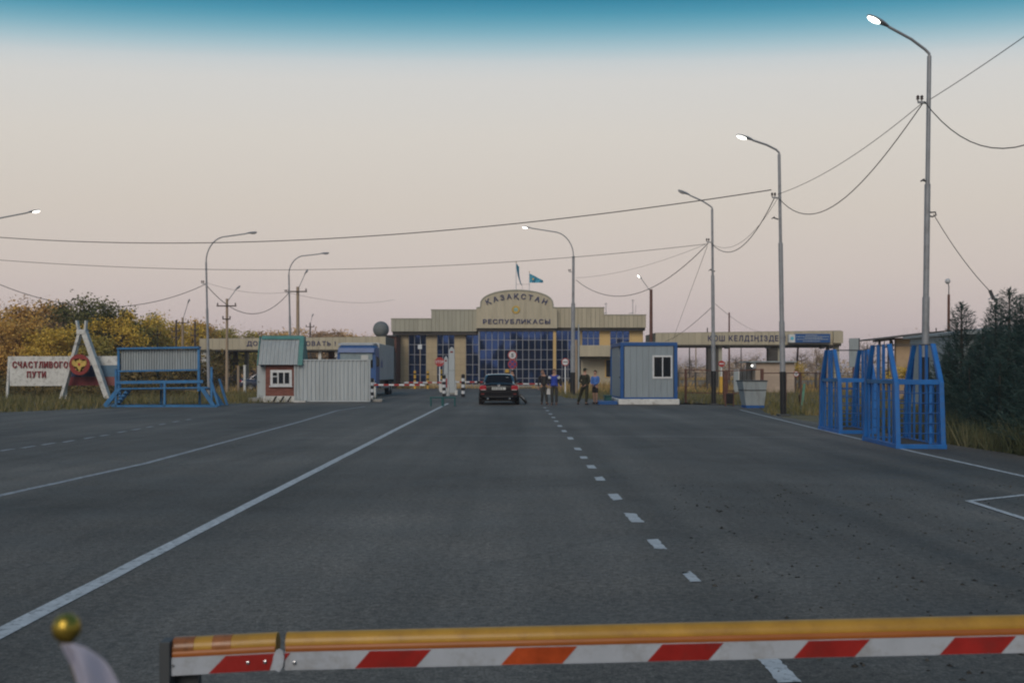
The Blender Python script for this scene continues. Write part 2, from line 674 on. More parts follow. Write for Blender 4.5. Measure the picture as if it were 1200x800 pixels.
# ------------------------------------------------------------------ ground, road, markings
def asphalt():
    m = mat('asphalt', (0.050, 0.053, 0.060), 0.72, spec=0.35)
    t = m.node_tree
    L = t.links.new
    b = t.nodes['Principled BSDF']
    co = t.nodes.new('ShaderNodeTexCoord')

    def noise(scale, detail, sx=1, sy=1, rough=0.6):
        mp = t.nodes.new('ShaderNodeMapping')
        mp.inputs['Scale'].default_value = (sx, sy, 1)
        L(co.outputs['Object'], mp.inputs[0])
        n = t.nodes.new('ShaderNodeTexNoise')
        n.inputs['Scale'].default_value = scale
        n.inputs['Detail'].default_value = detail
        n.inputs['Roughness'].default_value = rough
        L(mp.outputs[0], n.inputs['Vector'])
        return n.outputs['Fac'], mp

    def rng(v, a, b_, c, d):
        r = t.nodes.new('ShaderNodeMapRange')
        for k, x in zip(('From Min', 'From Max', 'To Min', 'To Max'), (a, b_, c, d)):
            r.inputs[k].default_value = x
        L(v, r.inputs['Value'])
        return r.outputs[0]

    def mth(op, a, b_):
        n = t.nodes.new('ShaderNodeMath')
        n.operation = op
        for i, v in enumerate((a, b_)):
            if isinstance(v, (int, float)):
                n.inputs[i].default_value = v
            else:
                L(v, n.inputs[i])
        return n.outputs[0]

    big, _ = noise(0.16, 5)
    mid, _ = noise(1.1, 6)
    fine, _ = noise(55, 3, rough=0.8)
    grit, _ = noise(140, 2)
    tracks, _ = noise(1.0, 4, 0.9, 0.035)
    blot, _ = noise(0.45, 7, rough=0.75)
    gran, _ = noise(13, 8, rough=0.95)
    cross, _ = noise(1.0, 5, 0.06, 1.3)
    v = mth('MULTIPLY', rng(big, 0.3, 0.7, 0.66, 1.34), rng(mid, 0.3, 0.7, 0.88, 1.12))
    v = mth('MULTIPLY', v, rng(fine, 0.3, 0.7, 0.50, 1.50))
    v = mth('MULTIPLY', v, rng(grit, 0.35, 0.65, 0.66, 1.36))
    v = mth('MULTIPLY', v, rng(gran, 0.3, 0.7, 0.62, 1.38))
    v = mth('MULTIPLY', v, rng(cross, 0.3, 0.7, 0.94, 1.06))
    v = mth('MULTIPLY', v, rng(tracks, 0.3, 0.7, 0.66, 1.32))
    v = mth('MULTIPLY', v, rng(blot, 0.58, 0.70, 1.0, 0.70))
    # hairline cracks
    vo = t.nodes.new('ShaderNodeTexVoronoi')
    vo.feature = 'DISTANCE_TO_EDGE'
    vo.inputs['Scale'].default_value = 0.22
    mp = t.nodes.new('ShaderNodeMapping')
    L(co.outputs['Object'], mp.inputs[0])
    wob = t.nodes.new('ShaderNodeTexNoise')
    wob.inputs['Scale'].default_value = 0.9
    wob.inputs['Detail'].default_value = 6
    L(co.outputs['Object'], wob.inputs['Vector'])
    av = t.nodes.new('ShaderNodeVectorMath')
    av.operation = 'MULTIPLY_ADD'
    L(wob.outputs['Color'], av.inputs[0])
    av.inputs[1].default_value = (1.6, 1.6, 0)
    L(mp.outputs[0], av.inputs[2])
    L(av.outputs[0], vo.inputs['Vector'])
    crack = rng(vo.outputs['Distance'], 0.0, 0.006, 1.0, 0.0)
    cmask = rng(big, 0.45, 0.6, 0.0, 0.55)
    crack = mth('MULTIPLY', crack, cmask)
    v = mth('MULTIPLY', v, mth('SUBTRACT', 1.0, mth('MULTIPLY', crack, 0.55)))
    # older, browner and coarser asphalt on the right-hand side
    sp = t.nodes.new('ShaderNodeSeparateXYZ')
    L(co.outputs['Object'], sp.inputs[0])
    edge = mth('ADD', sp.outputs[0], mth('MULTIPLY', mid, 2.2))
    old = rng(edge, 1.9, 3.6, 0.0, 1.0)
    stone, _ = noise(17, 4, rough=0.95)
    v = mth('MULTIPLY', v, mth('ADD', 1.0, mth('MULTIPLY', old, rng(stone, 0.32, 0.70, -0.62, 0.75))))
    mx = t.nodes.new('ShaderNodeMix')
    mx.data_type = 'RGBA'
    L(old, mx.inputs['Factor'])
    mx.inputs['A'].default_value = (0.064, 0.081, 0.110, 1)
    mx.inputs['B'].default_value = (0.104, 0.092, 0.079, 1)
    vm = t.nodes.new('ShaderNodeVectorMath')
    vm.operation = 'SCALE'
    L(mx.outputs['Result'], vm.inputs[0])
    L(v, vm.inputs['Scale'])
    L(vm.outputs[0], b.inputs['Base Color'])
    L(rng(mid, 0.3, 0.7, 0.62, 0.85), b.inputs['Roughness'])
    bp = t.nodes.new('ShaderNodeBump')
    bp.inputs['Strength'].default_value = 0.45
    bp.inputs['Distance'].default_value = 0.006
    L(mth('ADD', fine, stone), bp.inputs['Height'])
    L(bp.outputs[0], b.inputs['Normal'])
    return m


M['asphalt'] = asphalt()
M['soil'] = mat('dry_grass_soil', (0.135, 0.110, 0.055), 0.95, var=0.45, scale=0.35, bump=0.5, bscale=9, dirt=0.7, dirtcol=(0.07, 0.075, 0.03))

bm = B()
for x0, x1, y0, y1 in ((-2500, 2500, -600, 3000),):
    vs = [bm.verts.new(p) for p in ((x0, y0, -0.03), (x1, y0, -0.03), (x1, y1, -0.03), (x0, y1, -0.03))]
    bm.faces.new(vs)
obj('ground', bm, M['soil'], kind='structure')

edge = [(9.9, -60), (9.3, 8), (9.25, 18.4), (9.2, 21.7), (9.4, 26), (9.3, 31), (9.25, 36.7), (10.2, 42), (11.4, 47.2), (8.1, 49.2), (5.8, 52), (5.3, 58),
        (3.3, 61), (2.6, 75), (2.6, 99), (-13.8, 99), (-13.2, 80), (-12.2, 66), (-12.2, 57.5), (-7.2, 57), (-7.0, 54.4), (-11.0, 52.6),
        (-12.9, 51.2), (-17.2, 43.9), (-19.5, 39), (-27, 33), (-45, 28), (-60, 10), (-60, -60)]
rim = []
for i, (x, y) in enumerate(edge):
    x2, y2 = edge[(i + 1) % len(edge)]
    n = max(1, int(math.hypot(x2 - x, y2 - y) / 0.7)) if y > 5 or y2 > 5 else 1
    n = min(n, 40)
    for k in range(n):
        j = 0.10 if k else 0
        rim.append((x + (x2 - x) * k / n + random.uniform(-j, j), y + (y2 - y) * k / n + random.uniform(-j, j)))
bm = B()
f = bm.faces.new([bm.verts.new((x, y, 0)) for x, y in rim])
bmesh.ops.triangulate(bm, faces=[f])
bmesh.ops.recalc_face_normals(bm, faces=bm.faces)
if sum(fc.normal.z for fc in bm.faces) < 0:
    bmesh.ops.reverse_faces(bm, faces=bm.faces)
road = obj('road', bm, M['asphalt'], kind='structure')


def strip(name, pts, w, m='marking', z=0.004):
    """painted line along ground points, a little uneven along its edges"""
    bm = B()
    fine = []
    for (x, y), (x2, y2) in zip(pts, pts[1:]):
        n = max(1, int(math.hypot(x2 - x, y2 - y) / 0.5))
        fine += [(x + (x2 - x) * k / n, y + (y2 - y) * k / n) for k in range(n)]
    fine.append(pts[-1])
    row = []
    for i, p in enumerate(fine):
        a, b = fine[max(i - 1, 0)], fine[min(i + 1, len(fine) - 1)]
        d = Vector((b[0] - a[0], b[1] - a[1])).normalized()
        s = Vector((d.y, -d.x))
        wa, wb = (w / 2 * random.uniform(0.90, 1.08) for _ in range(2))
        row.append((bm.verts.new((p[0] - s.x * wa, p[1] - s.y * wa, z)), bm.verts.new((p[0] + s.x * wb, p[1] + s.y * wb, z))))
    for a, b in zip(row, row[1:]):
        bm.faces.new((a[0], a[1], b[1], b[0]))
    bmesh.ops.recalc_face_normals(bm, faces=bm.faces)
    return tag(obj(name, bm, M[m]), kind='structure')


def g2(px, py):
    p = gp(px, py)
    return (p.x, p.y)


strip('lane_line', [(-2.75, -8), g2(0, 742), g2(130, 675), g2(265, 605), g2(390, 541), g2(470, 500), g2(525, 472.5)], 0.135)
strip('lane_line', [(-6.45, 2), g2(0, 580.5), g2(170, 543), g2(300, 508), g2(350, 494.5), g2(395, 481), (-6.6, 46)], 0.12, 'marking_faint')
strip('edge_line', [g2(867, 480), g2(960, 503), g2(1070, 529), g2(1200, 558), (7.1, 8), (7.0, -8)], 0.085)
strip('bay_line', [(8.3, 13.9), g2(1200, 580), g2(1135, 587)], 0.085)
strip('bay_line', [g2(1134, 587), g2(1200, 608), (5.0, 8.0)], 0.085, z=0.008)
strip('repair_seam', [g2(470, 511), g2(600, 510.5), g2(740, 511.5), g2(960, 512.5)], 0.05, 'marking_faint')
dash = [(912, 785), (810, 676), (769, 637), (742, 606), (721, 582), (703, 561), (693, 547), (684, 536), (677, 526), (668.5, 513.5),
        (661, 505), (656, 499), (652, 493.5), (648.5, 489), (645, 485), (641.5, 481), (638.5, 477.5)]
gd = [gp(*p) for p in dash]
gd.append(gd[-1] + (gd[-1] - gd[-2]))


def dash_mark(c, nxt, ln, w, m):
    d = (nxt - c).normalized()
    s = Vector((d.y, -d.x, 0))
    n = 14
    L_ = [c + d * (ln * (k / n - 0.5)) - s * w / 2 * random.uniform(0.80, 1.08) for k in range(n + 1)]
    R_ = [c + d * (ln * (k / n - 0.5)) + s * w / 2 * random.uniform(0.80, 1.08) for k in range(n + 1)]
    for k in (0, n):                      # ragged ends
        L_[k] += d * random.uniform(-0.09, 0.09)
        R_[k] += d * random.uniform(-0.06, 0.06)
    bm = B()
    lv = [bm.verts.new((p.x, p.y, 0.004)) for p in L_]
    rv = [bm.verts.new((p.x, p.y, 0.004)) for p in R_]
    for k in range(n):
        bm.faces.new((lv[k], rv[k], rv[k + 1], lv[k + 1]))
    tag(obj('lane_dash', bm, M[m]), kind='structure')


for i, c in enumerate(gd[:-1]):
    pitch = (gd[i + 1] - c).length
    dash_mark(c, gd[i + 1], (0.5, 0.40, 0.52)[i] if i < 3 else 0.60 if i < 9 else min(0.8, pitch * 0.5), (0.12, 0.085, 0.11)[i] if i < 3 else 0.135, 'marking')
ld = [(80, 517), (104, 513), (122.6, 510), (143, 506), (160, 503), (176, 500), (190, 497), (206, 494), (221, 491.5), (8, 527), (-20, 531), (34, 523.5), (57, 520)]
for i, p in enumerate(ld):
    c = gp(*p)
    dash_mark(c, c + Vector((-0.06, 1, 0)), 0.6, 0.12, 'marking_faint')

# ------------------------------------------------------------------ border terminal at 108 m
BD = 108.0
bk = F / BD


def bx(px):
    return (px - CX) / bk


def bz(py):
    return CH + (HY - py) / bk


term = thing('terminal_building', 'beige two-storey border terminal with arched centre and blue glass front', 'building', (bx(605), BD, 0))
P = lambda name, m, px0, px1, py0, py1, y0, y1, parent=term, **k: pbox(name, parent, m, bx(px0), bx(px1), y0, y1, bz(py1), bz(py0), **k)
# carcass
pbox('core', term, M['fascia_back'], bx(463), bx(751), BD + 0.6, BD + 16, 0, bz(378))


def fascia(name, px0, px1, py0, py1, yf, m, depth=1.2, n=None):
    """backing slab and a row of narrow proud panels, too narrow to pick apart one by one"""
    o = pbox(name, term, M['fascia_back'], bx(px0), bx(px1), yf, yf + depth, bz(py1), bz(py0) - 0.03)
    n = n or max(2, round((bx(px1) - bx(px0)) / 0.45))
    w = (bx(px1) - bx(px0)) / n
    bm = B()
    for i in range(n):
        box(bm, bx(px0) + i * w + 0.018, bx(px0) + (i + 1) * w - 0.018, yf - 0.03, yf - 0.002, bz(py1) + 0.03, bz(py0) - 0.05)
    obj('cladding', bm, m, o, kind='stuff')
    pbox('coping', o, M['fascia_grey'], bx(px0) - 0.06, bx(px1) + 0.06, yf - 0.08, yf + depth, bz(py0) - 0.03, bz(py0) + 0.05)
    return o


fascia('fascia', 459.7, 506.3, 374, 389, BD - 1.0, M['fascia_grey'])
fascia('fascia', 506.3, 559, 363.6, 389, BD - 0.92, M['fascia_grey'])
fascia('fascia', 651, 707, 361, 384.5, BD - 0.92, M['fascia'])
fascia('fascia', 707, 755.5, 369.5, 384.5, BD - 1.0, M['fascia'])
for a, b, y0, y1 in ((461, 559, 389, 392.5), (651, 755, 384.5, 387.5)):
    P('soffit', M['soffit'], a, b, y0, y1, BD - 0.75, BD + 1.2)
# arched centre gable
arc_pts = [(559, 385.2), (559, 362), (563.7, 361.2), (563.9, 358.3)]
cxp, rx, top, sh = 605.5, 41.7, 341.6, 358.3
for i in range(1, 20):
    a = PI - PI * i / 20
    arc_pts.append((cxp + rx * math.cos(a), sh - (sh - top) * (math.sin(a) ** 0.85)))
arc_pts += [(647.2, 358.3), (647.4, 361.2), (652, 362), (652, 385.2)]
gable = obj('gable', prism(B(), [(bx(x), bz(y)) for x, y in arc_pts], BD - 1.75, BD + 0.4), M['fascia'], term)
# vertical joints on the gable, fine recessed lines read as thin strips
bm = B()
for i in range(1, 20):
    x = 559 + 93 * i / 20
    t = min(1, abs(x - cxp) / rx)
    ztop = sh - (sh - top) * ((1 - t * t) ** 0.425) if 564 < x < 647 else 362
    box(bm, bx(x) - 0.012, bx(x) + 0.012, BD - 1.757, BD - 1.7505, bz(385), bz(ztop + 1.2))
obj('joints', bm, M['fascia_grey'], gable, kind='stuff')
cop = [(bx(x), bz(y)) for x, y in arc_pts[1:-1]]
obj('coping', tube(B(), [(x, BD - 1.72, z) for x, z in cop], 0.09, 6), M['fascia_grey'], gable)
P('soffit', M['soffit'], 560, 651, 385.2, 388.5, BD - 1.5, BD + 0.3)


def arc_text(x):
    px = CX + x * bk
    u = (px - 605) / 31.0
    return bz(351.4) - 0.51 * u * u, 0.42 * u


letters('ҚАЗАҚСТАН', term, M['navy'], bx(571), bx(639), BD - 1.80, 0, 0.52, arc=arc_text, gap=0.30)
letters('РЕСПУБЛИКАСЫ', term, M['navy'], bx(566.5), bx(644), BD - 1.80, bz(380.2), 0.46)
em = obj('emblem', lathe(B(), [(0.0, 0), (0.40, 0.0), (0.42, 0.03), (0.40, 0.07), (0.30, 0.07), (0.28, 0.05), (0.0, 0.05)], (bx(604.5), BD - 1.76, bz(364)), 24, 'Y'), M['gold'], term, smooth=40)
obj('emblem_disc', lathe(B(), [(0.0, 0), (0.20, 0.0), (0.18, 0.02), (0, 0.02)], (bx(604.5), BD - 1.815, bz(364)), 16, 'Y'), M['flag'], em)
for k in range(8):
    a = k * PI / 4
    c = Vector((bx(604.5), BD - 1.84, bz(364)))
    pbar('emblem_ray', em, M['gold'], c + Vector((math.cos(a) * 0.03, 0, math.sin(a) * 0.03)), c + Vector((math.cos(a) * 0.2, 0, math.sin(a) * 0.2)), 0.03, 0.02)
for s in (-1, 1):
    c = Vector((bx(604.5), BD - 1.80, bz(364)))
    obj('emblem_wing', tube(B(), [c + Vector((s * 0.10, 0, -0.33)), c + Vector((s * 0.33, 0, -0.2)), c + Vector((s * 0.40, 0, 0.05)), c + Vector((s * 0.33, 0, 0.26))], [0.03, 0.05, 0.05, 0.02], 6), M['gold'], em)


def glazing(px0, px1, py0, py1, cols, rows, yf, parent=term, rowpos=None):
    """window of single panes held by mullions and transoms"""
    w = pbox('window', parent, M['mullion'], bx(px0), bx(px1), yf + 0.10, yf + 0.22, bz(py1), bz(py0))
    xs = [px0 + (px1 - px0) * i / cols for i in range(cols + 1)]
    zs = rowpos or [py0 + (py1 - py0) * i / rows for i in range(rows + 1)]
    for i in range(cols):
        for j in range(len(zs) - 1):
            p = pbox('pane', w, M['glass_blue'], bx(xs[i]) + 0.035, bx(xs[i + 1]) - 0.035, yf + 0.05, yf + 0.098, bz(zs[j + 1]) + 0.035, bz(zs[j]) - 0.035)
            # panes never sit quite true, so each mirrors a slightly different bit of the trees
            for v in p.data.vertices:
                v.co.y += 0
            mid = Vector((bx((xs[i] + xs[i + 1]) / 2), yf + 0.075, bz((zs[j] + zs[j + 1]) / 2))) - ORG[term.name]
            rot = Matrix.Rotation(random.gauss(0, 0.0035), 4, 'X') @ Matrix.Rotation(random.gauss(0, 0.005), 4, 'Z')
            p.data.transform(Matrix.Translation(mid) @ rot @ Matrix.Translation(-mid))
    for x in xs:
        pbox('mullion', w, M['mullion'], bx(x) - 0.03, bx(x) + 0.03, yf - 0.03, yf + 0.10, bz(py1), bz(py0))
    for z in zs:
        pbox('transom', w, M['mullion'], bx(px0) + 0.001, bx(px1) - 0.001, yf - 0.01, yf + 0.095, bz(z) - 0.025, bz(z) + 0.025)
    return w


rows = [388.5, 398.6, 410, 421.4, 432.5, 443, 451.5]
glazing(562.5, 648, 388.5, 451.5, 12, 6, BD - 1.0, rowpos=rows)
glazing(651.5, 679, 387.5, 451.5, 4, 6, BD - 0.6, rowpos=[387.5] + rows[1:])
glazing(479, 499.5, 392, 450.5, 3, 5, BD)
glazing(512.3, 532.5, 392, 450.5, 3, 5, BD)
glazing(546, 562, 392, 450.5, 2, 5, BD)
for a, b in ((464.5, 478.9), (499.6, 512.2), (532.6, 545.9)):
    P('wall_panel', M['wall'], a, b, 392.5, 453.6, BD - 0.12, BD + 0.5)
P('wall_base', M['concrete'], 478.9, 562, 450.6, 453.6, BD - 0.1, BD + 0.5)
P('wall_base', M['concrete'], 562.1, 680, 451.6, 453.6, BD - 1.1, BD + 0.5)
P('column', M['wall_sunset_yellow'], 647.6, 651, 388.5, 453.6, BD - 1.35, BD - 0.7)
P('column', M['mullion'], 561, 562.4, 388.5, 453.6, BD - 1.35, BD - 1.0)
# right wing
P('wall_panel', M['wall_sunset_yellow'], 679, 682, 387.5, 405, BD - 0.1, BD + 0.5)
glazing(682, 702.5, 387.5, 405, 3, 2, BD)
P('wall_panel', M['wall_sunset_yellow'], 702.5, 715, 387.5, 405, BD - 0.1, BD + 0.5)
glazing(715, 737.5, 387.5, 405, 3, 2, BD)
P('wall_panel', M['wall_sunset_yellow'], 737.5, 753.5, 387.5, 453.6, BD - 0.1, BD + 0.5)
P('wall_panel', M['wall_sunset_yellow'], 682, 737.5, 405, 406.2, BD - 0.1, BD + 0.5)
can = P('entrance_canopy', M['fascia'], 677.5, 738, 405.2, 418.2, BD - 2.6, BD - 0.12, bev=0.04)
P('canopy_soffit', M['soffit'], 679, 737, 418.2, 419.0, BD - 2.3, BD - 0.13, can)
P('wall_panel', M['fascia'], 680.5, 737.5, 419, 450.5, BD - 0.6, BD + 0.5)
dw = P('door_window', M['wall_sunset_yellow'], 708, 717, 420.5, 442, BD - 0.68, BD - 0.602)
P('pane', M['glass_dark'], 709.6, 716, 421.8, 441.2, BD - 0.70, BD - 0.684, dw)
P('wall_base', M['rust'], 680.5, 737.5, 450.6, 453.6, BD - 0.7, BD + 0.5)
# rooftop
for px, y0, y1 in ((712.2, 353, 369), (744.2, 349, 369)):
    an = pbar('antenna', term, M['galv'], (bx(px), BD + 2, bz(369.5) - 0.3), (bx(px), BD + 2, bz(y0)), 0.06)
    pbar('antenna_arm', an, M['galv'], (bx(px - 2), BD + 2, bz(y0 + 1.5)), (bx(px + 2), BD + 2, bz(y0 + 1.5)), 0.04)
    pbar('antenna_arm', an, M['galv'], (bx(px - 4.5), BD + 2, bz(366)), (bx(px + 1), BD + 2, bz(365)), 0.07)
pbar('antenna', term, M['galv'], (bx(746.5), BD + 2, bz(369.5) - 0.3), (bx(748), BD + 2, bz(356)), 0.04)
rl = pbar('roof_railing', term, M['galv'], (bx(604), BD - 0.3, bz(333.3)), (bx(621), BD - 0.3, bz(333.3)), 0.03)
pbar('roof_railing_post', rl, M['galv'], (bx(612), BD - 0.3, bz(333.3)), (bx(612), BD - 0.3, bz(343)), 0.03)

# two flags on the gable roof


def flag(label, px, py_top, cloth):
    t = thing('roof_flag', label, 'flag', (bx(px), BD - 0.4, bz(342.6)), 'sky blue flags on the terminal roof')
    obj('flagpole', tube(B(), [(bx(px), BD - 0.4, bz(343) - 0.2), (bx(px), BD - 0.4, bz(py_top))], [0.045, 0.03], 8), M['white'], t)
    obj('finial', lathe(B(), [(0.01, -0.06), (0.07, 0), (0.01, 0.08)], (bx(px), BD - 0.4, bz(py_top)), 8), M['gold'], t)
    # cloth as a grid with folds: rows down the hoist, columns out to the fly
    bm = B()
    nu, nv = 14, 8
    g = [[None] * (nv + 1) for _ in range(nu + 1)]
    for i in range(nu + 1):
        for j in range(nv + 1):
            x, z = cloth(i / nu, j / nv)
            g[i][j] = bm.verts.new((bx(x), BD - 0.4 + 0.12 * math.sin(i * 0.9 + j * 0.35) * min(1, i / 4), bz(z)))
    for i in range(nu):
        for j in range(nv):
            bm.faces.new((g[i][j], g[i][j + 1], g[i + 1][j + 1], g[i + 1][j]))
    ext = bmesh.ops.solidify(bm, geom=list(bm.faces), thickness=0.01)
    c = obj('cloth', bm, M['flag'], t, smooth=80)
    return t, c


flag('limp sky blue flag hanging down its pole above the word arch', 604.8, 308,
     lambda u, v: (604.9 + u * 3.6 * (1 - 0.5 * v) + v * v * 5.2, 308.5 + v * 25 * (1 - 0.12 * u) + u * 5))
t, c = flag('sky blue flag blown out to one side of its roof pole', 620.2, 319,
            lambda u, v: (620.4 + u * 16, 320.6 + u * 8.5 + v * (11.0 - 8.5 * u)))
obj('sun_emblem', lathe(B(), [(0, 0), (0.10, 0), (0.10, 0.02), (0, 0.02)], (bx(624.6), BD - 0.62, bz(327.6)), 12, 'Y'), M['gold'], c)

# ------------------------------------------------------------------ two gate canopies


def gate(label, d, beam, cols, sub, name='gate_canopy'):
    k = F / d
    X = lambda px: (px - CX) / k
    Z = lambda py: CH + (HY - py) / k
    x0, x1, y0l, y0r, y1 = beam
    t = thing(name, label, 'gate canopy', (X((x0 + x1) / 2), d, 0))
    bm = B()
    prism(bm, [(X(x0), Z(y1)), (X(x1), Z(y1)), (X(x1), Z(y0r)), (X(x0), Z(y0l))], d + 0.03, d + 7.0)
    b = obj('beam', bm, M['fascia_back'], t)
    n = round((X(x1) - X(x0)) / 0.62)
    w = (X(x1) - X(x0)) / n
    bm = B()
    for i in range(n):
        a = (i + 0.5) / n
        box(bm, X(x0) + i * w + 0.012, X(x0) + (i + 1) * w - 0.012, d - 0.02, d + 0.028, Z(y1) + 0.04, Z(y0l + (y0r - y0l) * a) - 0.03)
    obj('cladding', bm, M['fascia'], b, kind='stuff')
    pbox('beam_edge', b, M['soffit'], X(x0) + 0.02, X(x1) - 0.02, d + 0.02, d + 6.9, Z(y1) - 0.09, Z(y1) - 0.001)
    for c0, c1, ybot, m, dy in cols:
        pbox('column', t, M[m], X(c0), X(c1), d + dy, d + dy + max(0.4, X(c1) - X(c0)), 0 if ybot is None else Z(ybot), Z(y1) - 0.095)
    return t, X, Z


gl, X, Z = gate('long beige gate canopy lettered in blue beside the white lorry', 95, (233.6, 452, 396.5, 394, 410), [
    (235, 240.5, None, 'white_old', 0.3), (245, 249, None, 'pole_conc', 4), (256, 261.5, None, 'pole_conc', 2.2), (262, 267, None, 'dark_grey', 3.2),
    (270, 274, None, 'grey_metal', 5), (372, 375.5, None, 'white_old', 0.4), (378, 384, None, 'rust', 3), (386.5, 390, None, 'rust', 5.2),
    (392, 394.5, None, 'white_old', 0.3), (453, 455.5, None, 'dark_grey', 5.5)], None)
letters('ДОБРО ПОЖАЛОВАТЬ !', gl, M['navy'], X(289.5), X(393.5), 94.975, Z(405.0), 0.42)
# dark technical block behind the right end of the beam
hut = thing('technical_block', 'dark brick block squeezed between the gate beam and the terminal', 'building', (X(457), 104, 0))
k = F / 104
pbox('wall', hut, M['rust'], (449.5 - CX) / k, (464.5 - CX) / k, 104, 112, 0, CH + (HY - 394) / k)
pbox('roof', hut, M['dark_grey'], (448.5 - CX) / k, (465 - CX) / k, 103.7, 112.2, CH + (HY - 394) / k, CH + (HY - 392.6) / k)
pbox('window_band', hut, M['glass_dark'], (455 - CX) / k, (463 - CX) / k, 103.94, 103.99, CH + (HY - 447) / k, CH + (HY - 408) / k)
pbox('door_lintel', hut, M['teal'], (455 - CX) / k, (463 - CX) / k, 103.88, 103.938, CH + (HY - 427) / k, CH + (HY - 425) / k)
# radome standing on the beam
d = 98.5
rz = CH + (HY - 395.1) * 95 / F
dm = thing('radome', 'grey ball-shaped antenna dome on the end of the gate roof', 'antenna dome', ((446.5 - CX) / F * d, d, rz))
r = 0.78
obj('shell', lathe(B(), [(r * math.sin(a), 0.1 + r - r * math.cos(a)) for a in [PI * (i + 0.15) / 14.3 for i in range(0, 15)]], (dm.location.x, d, rz), 20), M['dome_grey'], dm, smooth=60)
obj('ring_base', lathe(B(), [(0.5, -0.02), (0.5, 0.2), (0.42, 0.25)], (dm.location.x, d, rz), 16), M['dark_grey'], dm)

gr, X, Z = gate('long beige gate canopy lettered in blue over the beige guard hut', 95, (768, 986, 389.8, 387.2, 404.2), [
    (830.5, 843, None, 'soffit', 0.4), (843.1, 847.5, None, 'fascia_grey', 0.5), (902, 912.8, None, 'soffit', 0.4), (912.9, 916.5, None, 'fascia_grey', 0.5),
    (918.5, 922, None, 'tan_wall', 2.6), (979.5, 985, None, 'fascia_grey', 0.4), (974.5, 977.6, None, 'pole_conc', 1.4), (774, 778, None, 'fascia_grey', 0.6)], None)
letters('ҚОШ КЕЛДІҢІЗДЕР!', gr, M['navy'], X(829.5), X(920.5), 94.975, Z(399.4), 0.5)
# pier box at the right end of the beam and small floodlights
pbox('end_block', gr, M['fascia'], X(975.5), X(986.4), 94.6, 94.978, Z(402), Z(388.0))
for px in (850.5, 898.5, 961.5, 971):
    fl = pbox('floodlight', gr, M['black'], X(px - 2.4), X(px + 2.4), 94.2, 94.9, Z(408.2), Z(406.2))
    pbox('floodlight_glass', fl, M['unlit'], X(px - 1.9), X(px + 1.9), 94.3, 94.8, Z(408.2) - 0.03, Z(408.2) - 0.002)
    pbar('floodlight_arm', fl, M['black'], (X(px), 94.88, Z(406.8)), (X(px), 95.1, Z(403.8)), 0.06)
sg = thing('direction_sign', 'blue information sign with small emblem square under the gate beam', 'sign', ((948 - CX) / F * 94.2, 94.2, Z(402.5)))
k2 = F / 94.1
X = lambda px: (px - CX) / k2
Z = lambda py: CH + (HY - py) / k2
pbox('sign_box', sg, M['cabin_blue'], X(931.9), X(973), 94.1, 94.55, Z(401.2), Z(391))
ep = pbox('emblem_square', sg, M['white'], X(924.5), X(931.8), 94.1, 94.55, Z(401.2), Z(391.8))
obj('emblem_dot', lathe(B(), [(0, 0), (0.16, 0), (0.16, 0.02), (0, 0.02)], (X(928.3), 94.095, Z(396.3)), 12, 'Y'), M['flag'], ep)
pbox('painted_shade', sg, M['soffit'], X(924.5), X(973), 94.15, 94.5, Z(403.2), Z(401.25))  # dark strip standing in for the shade under the sign box
for py, x0, x1 in ((392.7, 944, 958), (394.3, 933, 971), (396.0, 943, 964), (397.4, 934, 971), (399.6, 941, 961)):
    x = x0
    while x < x1:
        w = random.uniform(1.2, 3.2)
        pbox('text_line', sg, M['white_metal'], X(x), X(min(x + w, x1)), 94.07, 94.096, Z(py + 0.35), Z(py - 0.35))
        x += w + 0.7
for px in (926, 971):
    pbar('sign_bracket', sg, M['galv'], (X(px), 94.5, Z(393)), (X(px), 95.0, Z(393)), 0.08)

# ------------------------------------------------------------------ lamp posts


def lamp_head(t, base, tip, lit, r=0.13, down=Vector((0, 0, -1))):
    """cobra head: tapered housing from base to tip with a bowl of glass under it"""
    base, tip = Vector(base), Vector(tip)
    d = (tip - base).normalized()
    s = d.cross(Vector((0, 0, 1))).normalized()
    u = s.cross(d).normalized()
    L_ = (tip - base).length
    bm = B()
    prof = [(0.0, .04, .04), (0.12, .06, .06), (0.35, .10, .075), (0.7, .11, .065), (0.93, .075, .045), (1.0, .03, .02)]
    rings = []
    for q, w, h in prof:
        c = base + d * L_ * q
        ring = []
        for k in range(10):
            a = 2 * PI * k / 10
            z = math.sin(a)
            ring.append(bm.verts.new(c + s * math.cos(a) * w + u * (z * h if z > 0 else z * h * 0.35)))
        rings.append(ring)
    for a, b in zip(rings, rings[1:]):
        for k in range(10):
            bm.faces.new((a[k], a[(k + 1) % 10], b[(k + 1) % 10], b[k]))
    bm.faces.new(rings[0][::-1])
    bm.faces.new(rings[-1])
    bmesh.ops.recalc_face_normals(bm, faces=bm.faces)
    h = obj('lamp_head', bm, M['galv'], t, smooth=50)
    bm = B()
    rings = []
    for q, w, hh in [(0.40, .03, .03), (0.50, .075, .055), (0.65, .09, .07), (0.82, .08, .06), (0.95, .04, .03)]:
        c = base + d * L_ * q - u * 0.02
        rings.append([bm.verts.new(c + s * math.cos(2 * PI * k / 10) * w + u * (math.sin(2 * PI * k / 10) * hh * (1.0 if math.sin(2 * PI * k / 10) < 0 else 0.1))) for k in range(10)])
    for a, b in zip(rings, rings[1:]):
        for k in range(10):
            bm.faces.new((a[k], a[(k + 1) % 10], b[(k + 1) % 10], b[k]))
    bm.faces.new(rings[0][::-1])
    bm.faces.new(rings[-1])
    bmesh.ops.recalc_face_normals(bm, faces=bm.faces)
    obj('lamp_glass', bm, M['lit'] if lit else M['unlit'], h, smooth=60)
    return h


